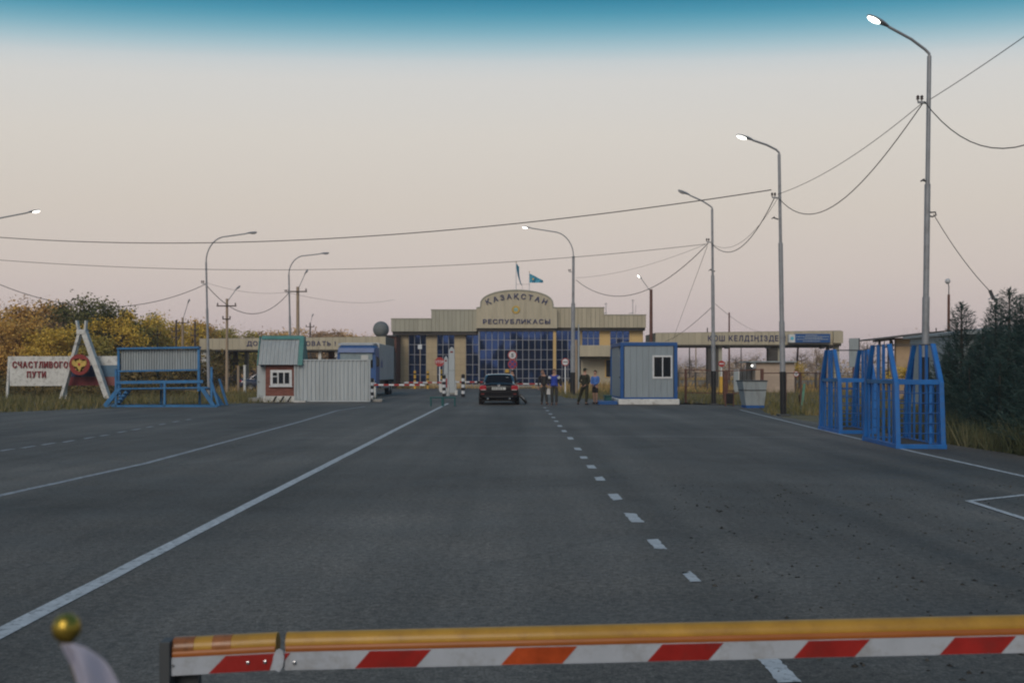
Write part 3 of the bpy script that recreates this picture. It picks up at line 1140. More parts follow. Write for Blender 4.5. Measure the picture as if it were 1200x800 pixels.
def bracket(t, p, side=-1):
    """cable bracket with two insulators on the pole at p"""
    p = Vector(p)
    b = pbar('cable_bracket', t, M['galv'], p, p + Vector((side * 0.22, 0, 0.02)), 0.05, 0.05)
    for dx, dz in ((0.12, 0.0), (0.22, 0.0)):
        q = p + Vector((side * dx, 0, dz + 0.03))
        obj('insulator', lathe(B(), [(0.015, 0), (0.015, 0.05), (0.045, 0.06), (0.03, 0.10), (0.045, 0.12), (0.02, 0.16)], q, 8), M['insul'], b)
    return b


def lamp_post(label, base, top, arm, lit, paint=0.0, bow=None, zb=None, group='street lamps of the checkpoint', rad=(0.088, 0.052)):
    """base = ground point, top = point where the arm leaves, arm = tip of the head"""
    base, top, arm = Vector(base), Vector(top), Vector(arm)
    t = thing('street_lamp', label, 'street lamp', base, group)
    H = top.z
    pts = [base + (top - base) * q for q in (0, 0.36, 0.361, 0.66, 0.661, 1.0)]
    rs = [rad[0], rad[0], rad[0] * .82, rad[0] * .82, rad[1] * 1.05, rad[1]]
    if paint:
        q = paint / H
        ptube('painted_foot', t, M['black'], [base, base + (top - base) * q], rad[0] + 0.012, 10)
    obj('pole', tube(B(), pts, rs, 10), M['galv'], t, smooth=40)
    d = (arm - top)
    head_len = 0.62
    hb = arm - d.normalized() * head_len
    if bow is None:
        ap = [top - Vector((0, 0, 0.05)), top + Vector((0, 0, 0.06)), top + Vector((d.x * 0.07, d.y * 0.07, 0.16)), top + d * 0.3 + Vector((0, 0, 0.10)), hb]
    else:
        ap = [top - Vector((0, 0, 0.05))]
        for k in range(1, 9):
            a = k / 8
            ang = a * PI / 2 * 0.86
            ap.append(Vector((top.x + d.x * 0.42 * (1 - math.cos(ang)), top.y + d.y * 0.42 * (1 - math.cos(ang)), top.z + d.z * 0.74 * math.sin(ang))))
        ap.append(hb)
    obj('arm', tube(B(), ap, 0.036, 8), M['galv'], t, smooth=60)
    dd = (hb - ap[-2]).normalized()
    lamp_head(t, hb, hb + dd * head_len, lit)
    if zb:
        bracket(t, base + (top - base) * (zb / H) + Vector((-rad[1], 0, 0)))
    pbox('base_plate', t, M['dark_grey'], base.x - 0.2, base.x + 0.2, base.y - 0.2, base.y + 0.2, -0.02, 0.05)
    return t


def G(px, d):
    return Vector(((px - CX) / F * d, d, 0))


D1, D2, D3 = 25.8, 36.3, 49.0
lamp_post('tallest street lamp, brightly lit, rising behind the blue steel cages', G(1083, D1), at(1089, 66, D1), at(1018, 15, D1 - 0.3), True, 1.9, zb=8.3)
lamp_post('lit street lamp with black painted foot beside the grey skip', G(918, D2), at(913, 181, D2), at(864.5, 155, D2 - 0.3), True, 1.55, zb=7.7, rad=(0.096, 0.052))
lamp_post('unlit street lamp with black foot between the blue cabin and the skip', G(836.5, D3), at(834.5, 245, D3), at(795.5, 221, D3), False, 1.6, zb=7.75, rad=(0.10, 0.055))
D4 = 70.0
lamp_post('lit street lamp with curved arm in front of the terminal', G(671, D4), at(672, 300, D4), at(613.5, 261.5, D4), True, 1.55, bow=1, zb=8.4, rad=(0.17, 0.09))
LA, LB, LC = 58.6, 68.7, 50.8
lamp_post('unlit curved street lamp behind the blue steel stand', G(245, LA), at(241.5, 307, LA), at(299, 266.5, LA), False, 0, bow=1, zb=6.6)
lamp_post('unlit curved street lamp rising behind the brick guard booth', G(341.5, LB), at(338.5, 322, LB), at(384, 291.5, LB), False, 0, bow=1, zb=6.9)
lamp_post('lit street lamp whose pole stands beyond the edge of the view', G(-30, LC), at(-30, 300, LC), at(44, 240, LC), True, 0, bow=1, zb=7.2)
# the next lamp of the right-hand row, level with the lens, which holds the near ends of the cables
D0 = 14.0
lamp_post('street lamp of the row standing nearest the lens', (10.35, D0, 0), (10.45, D0, 9.5), (8.9, D0, 10.5), True, 1.8, zb=8.3)

# ------------------------------------------------------------------ cables


def cable(label, p, q, sag, r=0.014, group='overhead cables', n=22, skew=0.0):
    p, q = Vector(p), Vector(q)
    pts = []
    for i in range(n + 1):
        u = i / n
        w = u + skew * u * (1 - u)
        c = p.lerp(q, u)
        c.z -= sag * 4 * w * (1 - w)
        pts.append(c)
    o = obj('cable', tube(B(), pts, r * 0.78, 5), M['cable'], smooth=60)
    return tag(o, label, 'cable', group)


b0, b1 = Vector((10.2, D0, 8.35)), at(1083, 119, D1)
b2, b3, b4 = at(908, 231, D2), at(830, 285, D3), at(675, 328, D4)
bL, bA, bB_ = at(-16, 277, LC), at(241, 333, LA), at(338.5, 343, LB)
cable('taut cable running up out of view from the tallest lamp', b1 + Vector((0.15, 0, 0.05)), b0 + Vector((0, 0, 0.15)), 0.12, 0.012)
cable('thick sagging cable running out of view from the tallest lamp', b1, b0, 2.3, 0.016)
cable('upper nearly straight cable between the two lit lamps by the cages', b1, b2 + Vector((0.1, 0, 0.1)), 0.28, 0.012)
cable('deep sagging cable between the two lit lamps by the cages', b1, b2 + Vector((0.15, 0, -0.05)), 1.35, 0.018, skew=-0.25)
cable('thick sagging cable between the skip lamp and the unlit lamp', b2, b3 + Vector((0.15, 0, 0)), 1.05, 0.020)
cable('thin cable looping between the skip lamp and the unlit lamp', b2 + Vector((0.1, 0, -0.05)), b3 + Vector((0.2, 0, -0.05)), 0.75, 0.010)
cable('long dark cable crossing the whole sky from the skip lamp', at(904, 222.5, D2), bL, 0.95, 0.024, n=40)
cable('long pale cable crossing the sky below the darker one', at(827, 286, D3), at(-16, 303.5, LC), 0.85, 0.016, n=40)
cable('sagging cable from the unlit lamp to the lamp before the terminal', b3, b4, 1.75, 0.024)
cable('thin cable from the unlit lamp to the lamp before the terminal', b3, b4 + Vector((0, 0, 0.15)), 0.35, 0.010)
cable('sagging cable above the left wood behind the welcome board', bL - Vector((0, 0, 2.1)), bA, 1.35, 0.022)
cable('sagging cable between the two unlit curved lamps', bA, bB_, 1.55, 0.026)
cable('thin cable between the two unlit curved lamps', bA + Vector((0, 0, 0.1)), bB_ + Vector((0, 0, 0.05)), 0.3, 0.010)
cable('thin cable from the booth lamp towards the terminal', bB_, at(462, 351, 110), 0.5, 0.014)
cable('steep guy wire running down from the unlit lamp', at(829, 288, D3), at(788, 399, 96), 0.0, 0.014)
cable('slack guy wire from halfway up the unlit lamp', at(836, 358, D3), at(779, 400, 96), 0.25, 0.018)
cable('thin wire sloping from the unlit lamp behind the gate', at(838, 356, D3), at(900, 388, 110), 0.5, 0.012)
cable('drop cable hanging from the tallest lamp to the spruce top', at(1094, 251, D1), at(1160, 341, 24.6), 0.12, 0.012)
bb = thing('hanging_clamp', 'small dark cable clamp with cross arms above the big spruce', 'cable clamp', at(1163, 352, 24.6))
pbar('clamp_body', bb, M['dark_grey'], at(1160, 340, 24.6), at(1164.5, 351, 24.6), 0.06)
pbar('cross_arm', bb, M['grey_metal'], at(1158.5, 350.5, 24.6), at(1170, 345, 24.6), 0.035, 0.02)
pbar('cross_arm', bb, M['grey_metal'], at(1161, 347, 24.6), at(1170.5, 350.5, 24.6), 0.03, 0.02)
ho = thing('cable_hook', 'small hook and cable loop on the tallest lamp pole', 'hook', at(1091, 252, D1))
obj('loop', tube(B(), [at(1088, 247, D1), at(1091, 249, D1), at(1096, 248.5, D1), at(1097, 252, D1), at(1093, 254, D1), at(1088.5, 253, D1)], 0.02, 6), M['dark_grey'], ho)
for px, py, d, lab in ((1083, 211, D1, 'small bent clip halfway up the tallest lamp pole'), (908, 255, D2, 'small bent clip below the bracket of the skip lamp'),
                       (834, 316, D3, 'small bent clip below the bracket of the unlit lamp')):
    c = thing('pole_clip', lab, 'clip', at(px, py, d), 'clips on lamp poles')
    pbar('clip_arm', c, M['dark_grey'], at(px + 4, py + 2, d), at(px - 2, py, d), 0.04)
    pbar('clip_plate', c, M['dark_grey'], at(px - 3.4, py + 1.3, d), at(px - 0.5, py - 1, d), 0.10, 0.03)

# ------------------------------------------------------------------ concrete and timber poles


def utility_pole(label, px, d, py_top, m='pole_conc', r=0.13, cross=None, arm=None, lit=False, name='utility_pole', lean=0.0):
    z = at(px, py_top, d).z
    b = G(px, d)
    t = thing(name, label, 'utility pole', b, 'utility poles around the checkpoint')
    ptube('shaft', t, M[m], [b - Vector((0, 0, 0.03)), b + Vector((lean, 0, z))], [r, r * 0.72], 8)
    for cz, cw in cross or ():
        c = pbar('crossarm', t, M['pole_dark'], (b.x - cw, d - r, cz), (b.x + cw, d - r, cz), 0.09, 0.09)
        for s in (-0.9, 0.9):
            obj('insulator', lathe(B(), [(0.02, 0), (0.06, 0.06), (0.04, 0.12), (0.06, 0.16), (0.02, 0.2)], (b.x + s * cw, d - r, cz + 0.04), 7), M['insul'], c)
    if arm:
        tip = at(arm[0], arm[1], d)
        a = pbar('lamp_arm', t, M['galv'], (b.x + lean, d, z - 0.25), tip, 0.05)
        lamp_head(t, tip, tip + (tip - Vector((b.x, d, z))).normalized() * 0.5, lit)
    return t


utility_pole('tan concrete pole with crossarm and lamp right of the blue stand', 266, 78, 350, cross=[(6.6, .75), (5.6, .3)], arm=(276, 340))
utility_pole('tan concrete pole with crossarm and lamp above the brick booth', 349, 80, 336, r=0.16, cross=[(7.85, .75)], arm=(357, 322))
utility_pole('far thin pole with small lamp arm over the gate roof', 363.5, 122, 378, 'pole_dark', 0.12, cross=[(7.0, .5)], arm=(365.5, 372))
utility_pole('pale pole with lamp behind the corrugated screen', 214, 96, 372, r=0.15, cross=[(6.2, .6)], arm=(220, 356))
utility_pole('dark timber pole left of the pale pole with lamp', 206.5, 100, 375, 'pole_dark', 0.13, cross=[(5.6, .4), (5.0, .4)])
utility_pole('dark timber pole right of the pale pole with lamp', 228.5, 104, 377, 'pole_dark', 0.13, cross=[(5.9, .4), (5.3, .4)])
utility_pole('dark timber pole farthest to the side, rising over the screen', 184.5, 100, 382, 'pole_dark', 0.12, cross=[(5.3, .4)])
utility_pole('brown pole with small lit lamp behind the blue cabin', 763, 86, 339, 'rust', 0.17, arm=(752, 327), lit=True)
utility_pole('thin brown pole rising behind the lettered gate on the right', 854.5, 112, 366, 'rust', 0.11)
utility_pole('thin grey pole behind the first letters of the right gate', 829, 118, 384, 'pole_dark', 0.09)
utility_pole('far thin pole seen under the gate beside the dark pier', 868.5, 130, 405, 'pole_dark', 0.08)
utility_pole('leaning brown pole under the blue information sign', 932.5, 104, 402, 'rust', 0.13, lean=0.25)
utility_pole('far thin pole left of the unlit lamp under the gate', 808, 126, 404, 'pole_dark', 0.10)
utility_pole('far thin pole nearest the blue cabin under the gate', 815.5, 135, 404, 'pole_conc', 0.10)
tp = thing('street_lamp', 'thin rust brown pole with globe lamp above the dark shed', 'street lamp', G(1111.5, 60))
ptube('pole', tp, M['rust'], [G(1111.5, 60), at(1111.8, 345, 60)], [0.10, 0.075], 8)
ptube('thin_arm', tp, M['dark_grey'], [at(1111.8, 346, 60), at(1112, 336, 60), at(1110.8, 330, 60)], 0.028, 6)
lamp = obj('lamp_head', lathe(B(), [(0.05, -0.06), (0.13, 0.02), (0.16, 0.12), (0.11, 0.22), (0.03, 0.26)], at(1110.6, 331.5, 60), 12), M['unlit'], tp, smooth=60)
obj('lamp_cap', lathe(B(), [(0.10, 0.0), (0.09, -0.08), (0.03, -0.10)], at(1110.6, 330.5, 60), 10), M['dark_grey'], lamp)
utility_pole('tan concrete pole standing tight against the lamp before the terminal', 675, 77, 398, 'pole_conc', 0.17)
utility_pole('slender white pipe pole beside the tan concrete pole', 678, 82, 380, 'white_metal', 0.06)

# ------------------------------------------------------------------ welcome board with A-frame and emblem, far left
d = 60.0
k = F / d
X = lambda px: (px - CX) / k
Z = lambda py: CH + (HY - py) / k
wb = thing('welcome_board', 'long white roadside board lettered in dark red with tricolour end', 'sign board', (X(60), d, 0))
pl = pbox('board', wb, M['white_old'], X(11.3), X(80), d, d + 0.08, Z(452), Z(417.3))
for px in (9.5, 76):
    pbar('post', wb, M['white_old'], (X(px) - (0.12 if px < 20 else 0), d + 0.12, -0.03), (X(px) + 0.02, d + 0.12, Z(417.5)), 0.12)
letters('СЧАСТЛИВОГО', pl, M['red_dark'], X(15), X(80), d - 0.03, Z(430.8), 0.36, bold=0.03)
letters('ПУТИ', pl, M['red_dark'], X(32), X(54), d - 0.03, Z(442.2), 0.36, bold=0.03)
for name, m, y0, y1, xa, xb in (('white_stripe', 'white_old', 417, 427.8, 80.2, 139.5), ('blue_stripe', 'stripe_navy', 427.9, 441.3, 80.2, 111),
                                ('blue_stripe', 'stripe_pale_blue', 427.9, 441.3, 111.1, 139.5), ('red_stripe', 'stripe_dark_red', 441.4, 451.5, 80.2, 115),
                                ('red_stripe', 'stripe_pale_red', 441.4, 451.5, 115.1, 139.5)):
    pbox(name, wb, M[m], X(xa), X(xb), d + 0.02, d + 0.10, Z(y1), Z(y0))
X_board = X
X = lambda px, y=d - 0.6: (px - CX) / F * y
af = thing('emblem_frame', 'white A-shaped frame with two prongs carrying a red emblem disc', 'monument', (X(98), d - 0.6, 0))
ya, yb = d - 0.75, d - 0.35


def leg(px0, py0, px1, py1, w, y0, y1, name='leg'):
    return obj(name, prism(B(), [(X(px0) - w / 2, Z(py0)), (X(px0) + w / 2, Z(py0)), (X(px1) + w / 2, Z(py1)), (X(px1) - w / 2, Z(py1))], y0, y1), M['white_old'], af)


leg(72, 466.6, 94.5, 387, 0.16, ya, yb)
leg(126.5, 466.6, 98, 387, 0.30, ya - 0.02, yb - 0.02)
leg(93, 391, 89.8, 376, 0.10, ya + 0.05, yb - 0.08, 'prong')
leg(99.5, 391, 100.8, 376, 0.10, ya + 0.05, yb - 0.08, 'prong')
pbox('crown_block', af, M['white_old'], X(91.2), X(101.5), ya - 0.05, yb + 0.03, Z(392), Z(386.5))
pbar('brace', af, M['dark_grey'], (X(89), ya + 0.2, Z(404.5)), (X(106), ya + 0.2, Z(403)), 0.04)
c = (X(95), ya - 0.02, Z(427.3))
disc = obj('emblem_disc', lathe(B(), [(0, 0), (0.60, 0), (0.61, 0.03), (0.60, 0.07), (0, 0.07)], c, 32, 'Y'), M['board_red'], af, smooth=40)
half = [(0, .56), (.05, .62), (.10, .52), (.10, .40), (.16, .44), (.24, .52), (.33, .48), (.40, .40), (.30, .38), (.24, .28), (.20, .18), (.30, .24), (.36, .42), (.44, .36),
        (.52, .54), (.56, .40), (.66, .50), (.66, .34), (.75, .36), (.70, .20), (.76, .16), (.68, .05), (.70, -.05), (.58, -.08), (.56, -.20), (.44, -.14), (.38, -.28), (.26, -.16),
        (.22, -.28), (.36, -.40), (.40, -.52), (.28, -.48), (.20, -.44), (.22, -.62), (.10, -.58), (.06, -.72)]
poly = half + [(0, -.62)] + [(-x, z) for x, z in half[::-1] if x > 0]
s = 0.58
obj('eagle', prism(B(), [(c[0] + x * s, c[2] + z * s) for x, z in poly], c[1] - 0.10, c[1] - 0.068), M['gold'], disc)
obj('eagle_shield', prism(B(), [(c[0] + x * s, c[2] + z * s) for x, z in ((-.11, .16), (.11, .16), (.11, -.06), (0, -.16), (-.11, -.06))], c[1] - 0.115, c[1] - 0.1005), M['red'], disc)

X = X_board

# ------------------------------------------------------------------ blue steel stand with corrugated screen
d = 45.0
k = F / d
st = thing('steel_stand', 'blue steel inspection stand with grey corrugated screen and end braces', 'stand', (X(187), d, 0))
db = d + 1.3
MB_ = M['blue_teal']
kb = F / db
Xb = lambda px: (px - CX) / kb
Zb = lambda py: CH + (HY - py) / kb
for y, XX, ZZ in ((d, X, Z), (db, Xb, Zb)):
    pbar('rail', st, MB_, (XX(137), y, ZZ(448)), (XX(238), y, ZZ(446.8)), 0.07, 0.13)
    pbar('rail', st, MB_, (XX(137), y, ZZ(455.4)), (XX(244), y, ZZ(453.8)), 0.06, 0.06)
    for px in ((136, 193, 248) if y == d else (140.5, 189, 234)):
        pbar('leg', st, MB_, (XX(px), y, 0.05), (XX(px), y, ZZ(448 if px == 193 or y == db else (432 if px < 150 else 430))), 0.09)
    pbar('skid', st, MB_, (XX(122), y, 0.05), (XX(255), y, 0.05), 0.09)
bk2 = [(X(138.5), X(138.5)), (X(232.5), X(232.5))]
for px in (138.5, 232.5):
    pbar('post', st, MB_, (X(px), d + 0.06, 0.7), (X(px), d + 0.06, Z(407)), 0.10)
obj('top_beam', prism(B(), [(X(137.5), Z(409.3)), (X(233.3), Z(408.2)), (X(233.3), Z(405.7)), (X(137.5), Z(407.2))], d - 0.06, d + 0.30), MB_, st)
pbar('screen_rail', st, MB_, (X(138), d + 0.02, Z(434.8)), (X(233), d + 0.02, Z(433.2)), 0.07)
obj('corrugated_screen', sheet(B(), 0, 0, fold_xs(X(140), X(231.5), 0.115), d + 0.16, Z(434.2), Z(409), 0.05), M['grey_metal'], st)
pbox('deck', st, M['dark_grey'], X(139), X(243), d + 0.04, db - 0.04, Z(457), Z(455.6))
for p, q, w in (((123.5, 477), (139, 456), 0.24), ((250.5, 477), (237, 455), 0.20), ((256.5, 477), (247, 444), 0.10)):
    for y in (d - 0.01, db + 0.01):
        obj('end_brace', prism(B(), [(X(p[0]) - w / 2, 0.06), (X(p[0]) + w / 2, 0.06), (X(q[0]) + w / 2, Z(q[1])), (X(q[0]) - w / 2, Z(q[1]))], y - 0.05, y + 0.05), MB_, st)
for i in range(5):
    q = (i + 0.5) / 5
    pbar('step', st, MB_, (X(124.5 + 14 * q), d + 0.06, 0.08 + q * 0.7), (X(124.5 + 14 * q), db - 0.06, 0.08 + q * 0.7), 0.14, 0.03)
for px in (146, 190, 236):
    pbar('cross_tie', st, MB_, (X(px), d + 0.05, Z(455.2)), (X(px), db - 0.05, Z(455.2)), 0.06)

# ------------------------------------------------------------------ brick guard booth and corrugated fence
d = 53.0
k = F / d
bo = thing('guard_booth', 'brown brick guard booth with steep grey metal roof and teal trim', 'guard booth', (X(328), d, 0))
wl = pbox('wall', bo, M['brick'], X(311.2), X(344.8), d, d + 1.2, 0.32, Z(426.5))
bs = pbox('plinth', bo, M['white_old'], X(309), X(345.2), d - 0.10, d + 1.3, 0, 0.315, bev=0.015)
for px in (322.3, 331.0, 339.5):
    obj('black_slash', prism(B(), [(X(px) - 0.12, 0.02), (X(px) - 0.02, 0.02), (X(px) + 0.14, 0.30), (X(px) + 0.04, 0.30)], d - 0.112, d - 0.1015), M['black'], bs)
fr = pbox('window_frame', bo, M['white'], X(317), X(342.2), d - 0.05, d + 0.02, Z(451.8), Z(433.3))
for x0, x1, y0, y1 in ((320, 325, 436.4, 440.2), (320, 325.4, 441.6, 449.2), (327, 332.3, 436.4, 449.2), (334, 339.2, 436.4, 449.2)):
    f = pbox('sash', fr, M['white'], X(x0) - 0.035, X(x1) + 0.035, d - 0.075, d - 0.052, Z(y1) - 0.035, Z(y0) + 0.035)
    pbox('pane', fr, M['glass_dark'], X(x0), X(x1), d - 0.085, d - 0.0755, Z(y1), Z(y0))
pbox('sill', fr, M['white'], X(316), X(343), d - 0.12, d + 0.0, Z(453.2), Z(452.0))
# steep roof: front sheet leaning back from eave to ridge with a fold, back sheet the same
e0, e1, ef = Z(427.2), Z(405.3), Z(395.2)
yr0, yr1, yr2 = d - 0.30, d + 0.08, d + 0.30


def slope(name, x0, x1, ya_, za, yb_, zb_, m, amp=0.03):
    xs = fold_xs(x0, x1, 0.2)
    bm = B()
    f = []
    for i, x in enumerate(xs):
        o = (0, 0, amp, amp)[i % 4]
        q = [(x, ya_ - o, za), (x, yb_ - o, zb_), (x, yb_ - o + 0.03, zb_), (x, ya_ - o + 0.03, za)]
        f.append([bm.verts.new(p) for p in q])
    for a, b in zip(f, f[1:]):
        for j in range(4):
            bm.faces.new((a[j], b[j], b[(j + 1) % 4], a[(j + 1) % 4]))
    bm.faces.new(f[0])
    bm.faces.new(f[-1][::-1])
    bmesh.ops.recalc_face_normals(bm, faces=bm.faces)
    return obj(name, bm, M[m], bo)


rf0, rf1 = X(304.2), X(350.2)
slope('roof_sheet', rf0, rf1, yr0, e0, yr1 - 0.02, e1, 'grey_metal')
slope('roof_sheet', rf0, rf1, yr1 - 0.025, e1 - 0.03, yr2, ef, 'grey_metal')
slope('roof_sheet', rf0, rf1, d + 1.25, e0, yr2 + 0.25, ef, 'grey_metal')
obj('ridge_cap', prism(B(), [(yr2 - 0.14, ef - 0.09), (yr2 - 0.06, ef + 0.10), (yr2 + 0.20, ef + 0.10), (yr2 + 0.32, ef - 0.06)], X(305.8), X(354.2), 'X'), M['teal'], bo)
for x0, x1, n in ((X(303), X(304.1), 'barge_board'), (X(350.4), X(355.8), 'barge_board')):
    obj(n, prism(B(), [(yr0 - 0.06, e0 - 0.03), (yr1 - 0.1, e1), (yr2 - 0.1, ef + 0.05), (yr2 + 0.25, ef + 0.05), (d + 1.3, e0 - 0.03)], x0, x1, 'X'), M['teal'], bo)
pbox('roof_body', bo, M['dark_grey'], X(306), X(349), d + 0.15, d + 1.1, Z(426.4), Z(412))
# grey steel annex on its left and a concrete block
an = thing('steel_locker', 'narrow grey steel locker standing against the brick booth', 'locker', (X(305), d + 0.4, 0.25))
pbox('body', an, M['white_metal'], X(299.6), X(311), d + 0.3, d + 2.3, 0.22, Z(420.5))
pbox('door', an, M['white_metal'], X(302.2), X(310.2), d + 0.27, d + 0.298, 0.3, Z(427.5))
pbox('name_plate', an, M['cabin_blue'], X(304.3), X(308), d + 0.26, d + 0.297, Z(429.3), Z(427.9))
pbox('handle', an, M['dark_grey'], X(301), X(302), d + 0.2, d + 0.299, Z(447.5), Z(446.5))
kb_ = thing('concrete_block', 'low concrete block under the grey steel locker', 'block', (X(301), d + 0.9, 0))
pbox('block', kb_, M['concrete'], X(290), X(309), d + 0.1, d + 2.2, 0, 0.215, bev=0.02)
co_ = thing('corrugated_fence', 'pale corrugated steel fence panel beside the brick booth', 'fence panel', (X(390), d, 0))
x0, x1 = X(345.6), X(433.8)
pbox('core', co_, M['dark_grey'], x0 + 0.06, x1 - 0.06, d - 0.03, d + 0.08, 0.05, Z(422.5))
obj('front_sheet', sheet(B(), 0, 0, fold_xs(x0 + 0.05, x1 - 0.05, 0.21), d - 0.10, 0.10, Z(422.5), 0.05), M['white_metal'], co_)
pbox('back_frame', co_, M['galv'], x0 + 0.1, x1 - 0.1, d + 0.081, d + 0.13, 1.0, 1.08)
pbox('top_rail', co_, M['white_metal'], x0, x1 + 0.02, d - 0.17, d + 0.14, Z(422.5), Z(421))
pbox('bottom_rail', co_, M['white_metal'], x0, x1 + 0.02, d - 0.15, d + 0.14, 0.02, 0.095)
for x in (x0 - 0.01, x1 - 0.05):
    pbox('corner_post', co_, M['white_metal'], x, x + 0.08, d - 0.165, d - 0.02, 0.1, Z(422.5))
ks = thing('kerb_stone', 'low stray kerb stone at the foot of the corrugated fence', 'kerb stone', (X(441), d + 0.4, 0))
pbox('stone', ks, M['concrete'], X(434.5), X(447.5), d + 0.2, d + 1.0, 0, 0.16, bev=0.03)
ks = thing('kerb_stone', 'flat white slab in front of the corrugated fence corner', 'kerb stone', (X(353), d - 0.5, 0))
pbox('stone', ks, M['white_old'], X(347), X(361), d - 0.6, d - 0.2, 0, 0.09, bev=0.02)

# ------------------------------------------------------------------ blue and grey cabin
d = 48.6
k = F / d
pc = thing('concrete_plinth', 'peeling white concrete plinth under the blue and grey cabin', 'plinth', (X(760), d + 2, 0))
pbox('slab', pc, M['white_old'], X(725), X(796.5), d, d + 5.2, 0, 0.27, bev=0.03)
ca = thing('site_cabin', 'blue and grey metal cabin with one window on a white plinth', 'cabin', (X(760), d + 2.5, 0.27))
x0, x1, yf, yb2 = X(728), X(793.8), d + 0.12, d + 5.1
zt, zb2 = Z(401), 0.27
pbox('core', ca, M['dark_grey'], x0 + 0.1, x1 - 0.1, yf + 0.1, yb2 - 0.1, zb2 + 0.05, zt - 0.05)
n = 8
for i in range(n):
    w = (x1 - x0 - 0.34) / n
    pbox('wall_panel', ca, M['cabin_wall'], x0 + 0.17 + i * w + 0.004, x0 + 0.17 + (i + 1) * w - 0.004, yf + 0.03, yf + 0.098, zb2 + 0.08, zt - 0.17)
n = 12
for i in range(n):
    w = (yb2 - yf - 0.3) / n
    if i in (1, 2):
        continue
    pbox('wall_panel', ca, M['cabin_wall'], x0 + 0.03, x0 + 0.098, yf + 0.15 + i * w + 0.004, yf + 0.15 + (i + 1) * w - 0.004, zb2 + 0.08, zt - 0.16)
dr = pbox('door', ca, M['cabin_wall'], x0 + 0.035, x0 + 0.096, yf + 0.15 + 0.40, yf + 0.15 + 1.18, zb2 + 0.1, zb2 + 2.05)
pbox('door_handle', dr, M['black'], x0 - 0.02, x0 + 0.034, yf + 0.62, yf + 0.72, zb2 + 1.0, zb2 + 1.05)
pbox('top_beam', ca, M['cabin_blue'], x0 - 0.02, x1 + 0.02, yf - 0.02, yf + 0.12, zt - 0.165, zt, bev=0.01)
pbox('top_beam', ca, M['cabin_blue'], x0 - 0.02, x0 + 0.12, yf + 0.122, yb2, zt - 0.155, zt - 0.003)
pbox('bottom_beam', ca, M['cabin_blue'], x0 - 0.02, x1 + 0.02, yf - 0.02, yf + 0.12, zb2, zb2 + 0.075, bev=0.01)
pbox('bottom_beam', ca, M['cabin_blue'], x0 - 0.02, x0 + 0.12, yf + 0.122, yb2, zb2 + 0.002, zb2 + 0.075)
for x, y in ((x0 - 0.025, yf - 0.025), (x1 - 0.135, yf - 0.025), (x0 - 0.025, yb2 - 0.12)):
    pbox('corner_post', ca, M['cabin_blue'], x, x + 0.16, y, y + 0.16, zb2 + 0.076, zt - 0.166, bev=0.01)
pbox('roof', ca, M['grey_metal'], x0 + 0.02, x1 - 0.02, yf + 0.13, yb2, zt - 0.04, zt + 0.02)
wf = pbox('window_frame', ca, M['white'], X(765), X(788.3), yf - 0.01, yf + 0.05, Z(443.5), Z(416.3), bev=0.01)
pbox('pane', wf, M['glass_dark'], X(767), X(786.4), yf - 0.022, yf - 0.0115, Z(441.2), Z(418.2))
pbox('sash_bar', wf, M['white'], X(776.2), X(777.4), yf - 0.034, yf - 0.0225, Z(441.2), Z(418.2))
stp = thing('doorstep', 'low blue painted step beside the cabin', 'step', (X(709), d + 1.0, 0))
pbox('tread', stp, M['cabin_blue'], X(701.5), X(724), d + 0.1, d + 1.9, 0.0, 0.15, bev=0.01)
gb = thing('grate_box', 'small dark green box beside the blue step', 'box', (X(717), d + 3, 0))
pbox('body', gb, M['dark_teal'], X(714), X(722), d + 2.1, d + 3.0, 0, 0.36, bev=0.01)
pbox('lid', gb, M['dark_teal'], X(713.6), X(722.4), d + 2.05, d + 3.05, 0.365, 0.40)

# ------------------------------------------------------------------ skip, bin, fences, guard hut on the right
d = 43.9
k = F / d
sk = thing('skip_bin', 'grey steel rubbish skip with dark rim at the verge', 'skip', (X(885), d + 0.5, 0))


def frustum(bm, a, b):
    """box between rectangle a (x0,x1,y0,y1,z) and rectangle b"""
    lo = [bm.verts.new(p) for p in ((a[0], a[2], a[4]), (a[1], a[2], a[4]), (a[1], a[3], a[4]), (a[0], a[3], a[4]))]
    hi = [bm.verts.new(p) for p in ((b[0], b[2], b[4]), (b[1], b[2], b[4]), (b[1], b[3], b[4]), (b[0], b[3], b[4]))]
    for i in range(4):
        j = (i + 1) % 4
        bm.faces.new((lo[i], lo[j], hi[j], hi[i]))
    bm.faces.new(lo[::-1])
    bm.faces.new(hi)
    return bm


zm = Z(457.5)
obj('lower_body', frustum(B(), (X(875), X(896.5), d + 0.12, d + 1.0, 0.11), (X(872), X(898), d, d + 1.1, zm)), M['grey_metal'], sk, bev=0.01)
obj('upper_body', frustum(B(), (X(872), X(898), d, d + 1.1, zm + 0.03), (X(869.8), X(899), d - 0.06, d + 1.16, Z(446.8))), M['grey_metal'], sk, bev=0.01)
pbox('band', sk, M['dark_grey'], X(872) - 0.02, X(898) + 0.02, d - 0.02, d + 1.12, zm + 0.001, zm + 0.029)
pbox('rim', sk, M['dark_grey'], X(869.4), X(899.4), d - 0.09, d + 1.19, Z(446.8) + 0.001, Z(445.4), bev=0.01)
pbox('foot', sk, M['cabin_blue'], X(875), X(896.5), d + 0.1, d + 1.02, 0, 0.109)
d = 46.5
k = F / d
lb = thing('litter_bin', 'small black litter bin hung between two rusty stakes', 'litter bin', (X(854.5), d, 0))
obj('bucket', frustum(B(), (X(851.5), X(858), d - 0.12, d + 0.14, 0.10), (X(850.8), X(858.6), d - 0.16, d + 0.18, Z(461))), M['black'], lb, bev=0.01)
for px in (850.2, 859.4):
    pbar('stake', lb, M['rust'], (X(px), d, -0.03), (X(px), d, Z(457)), 0.05)
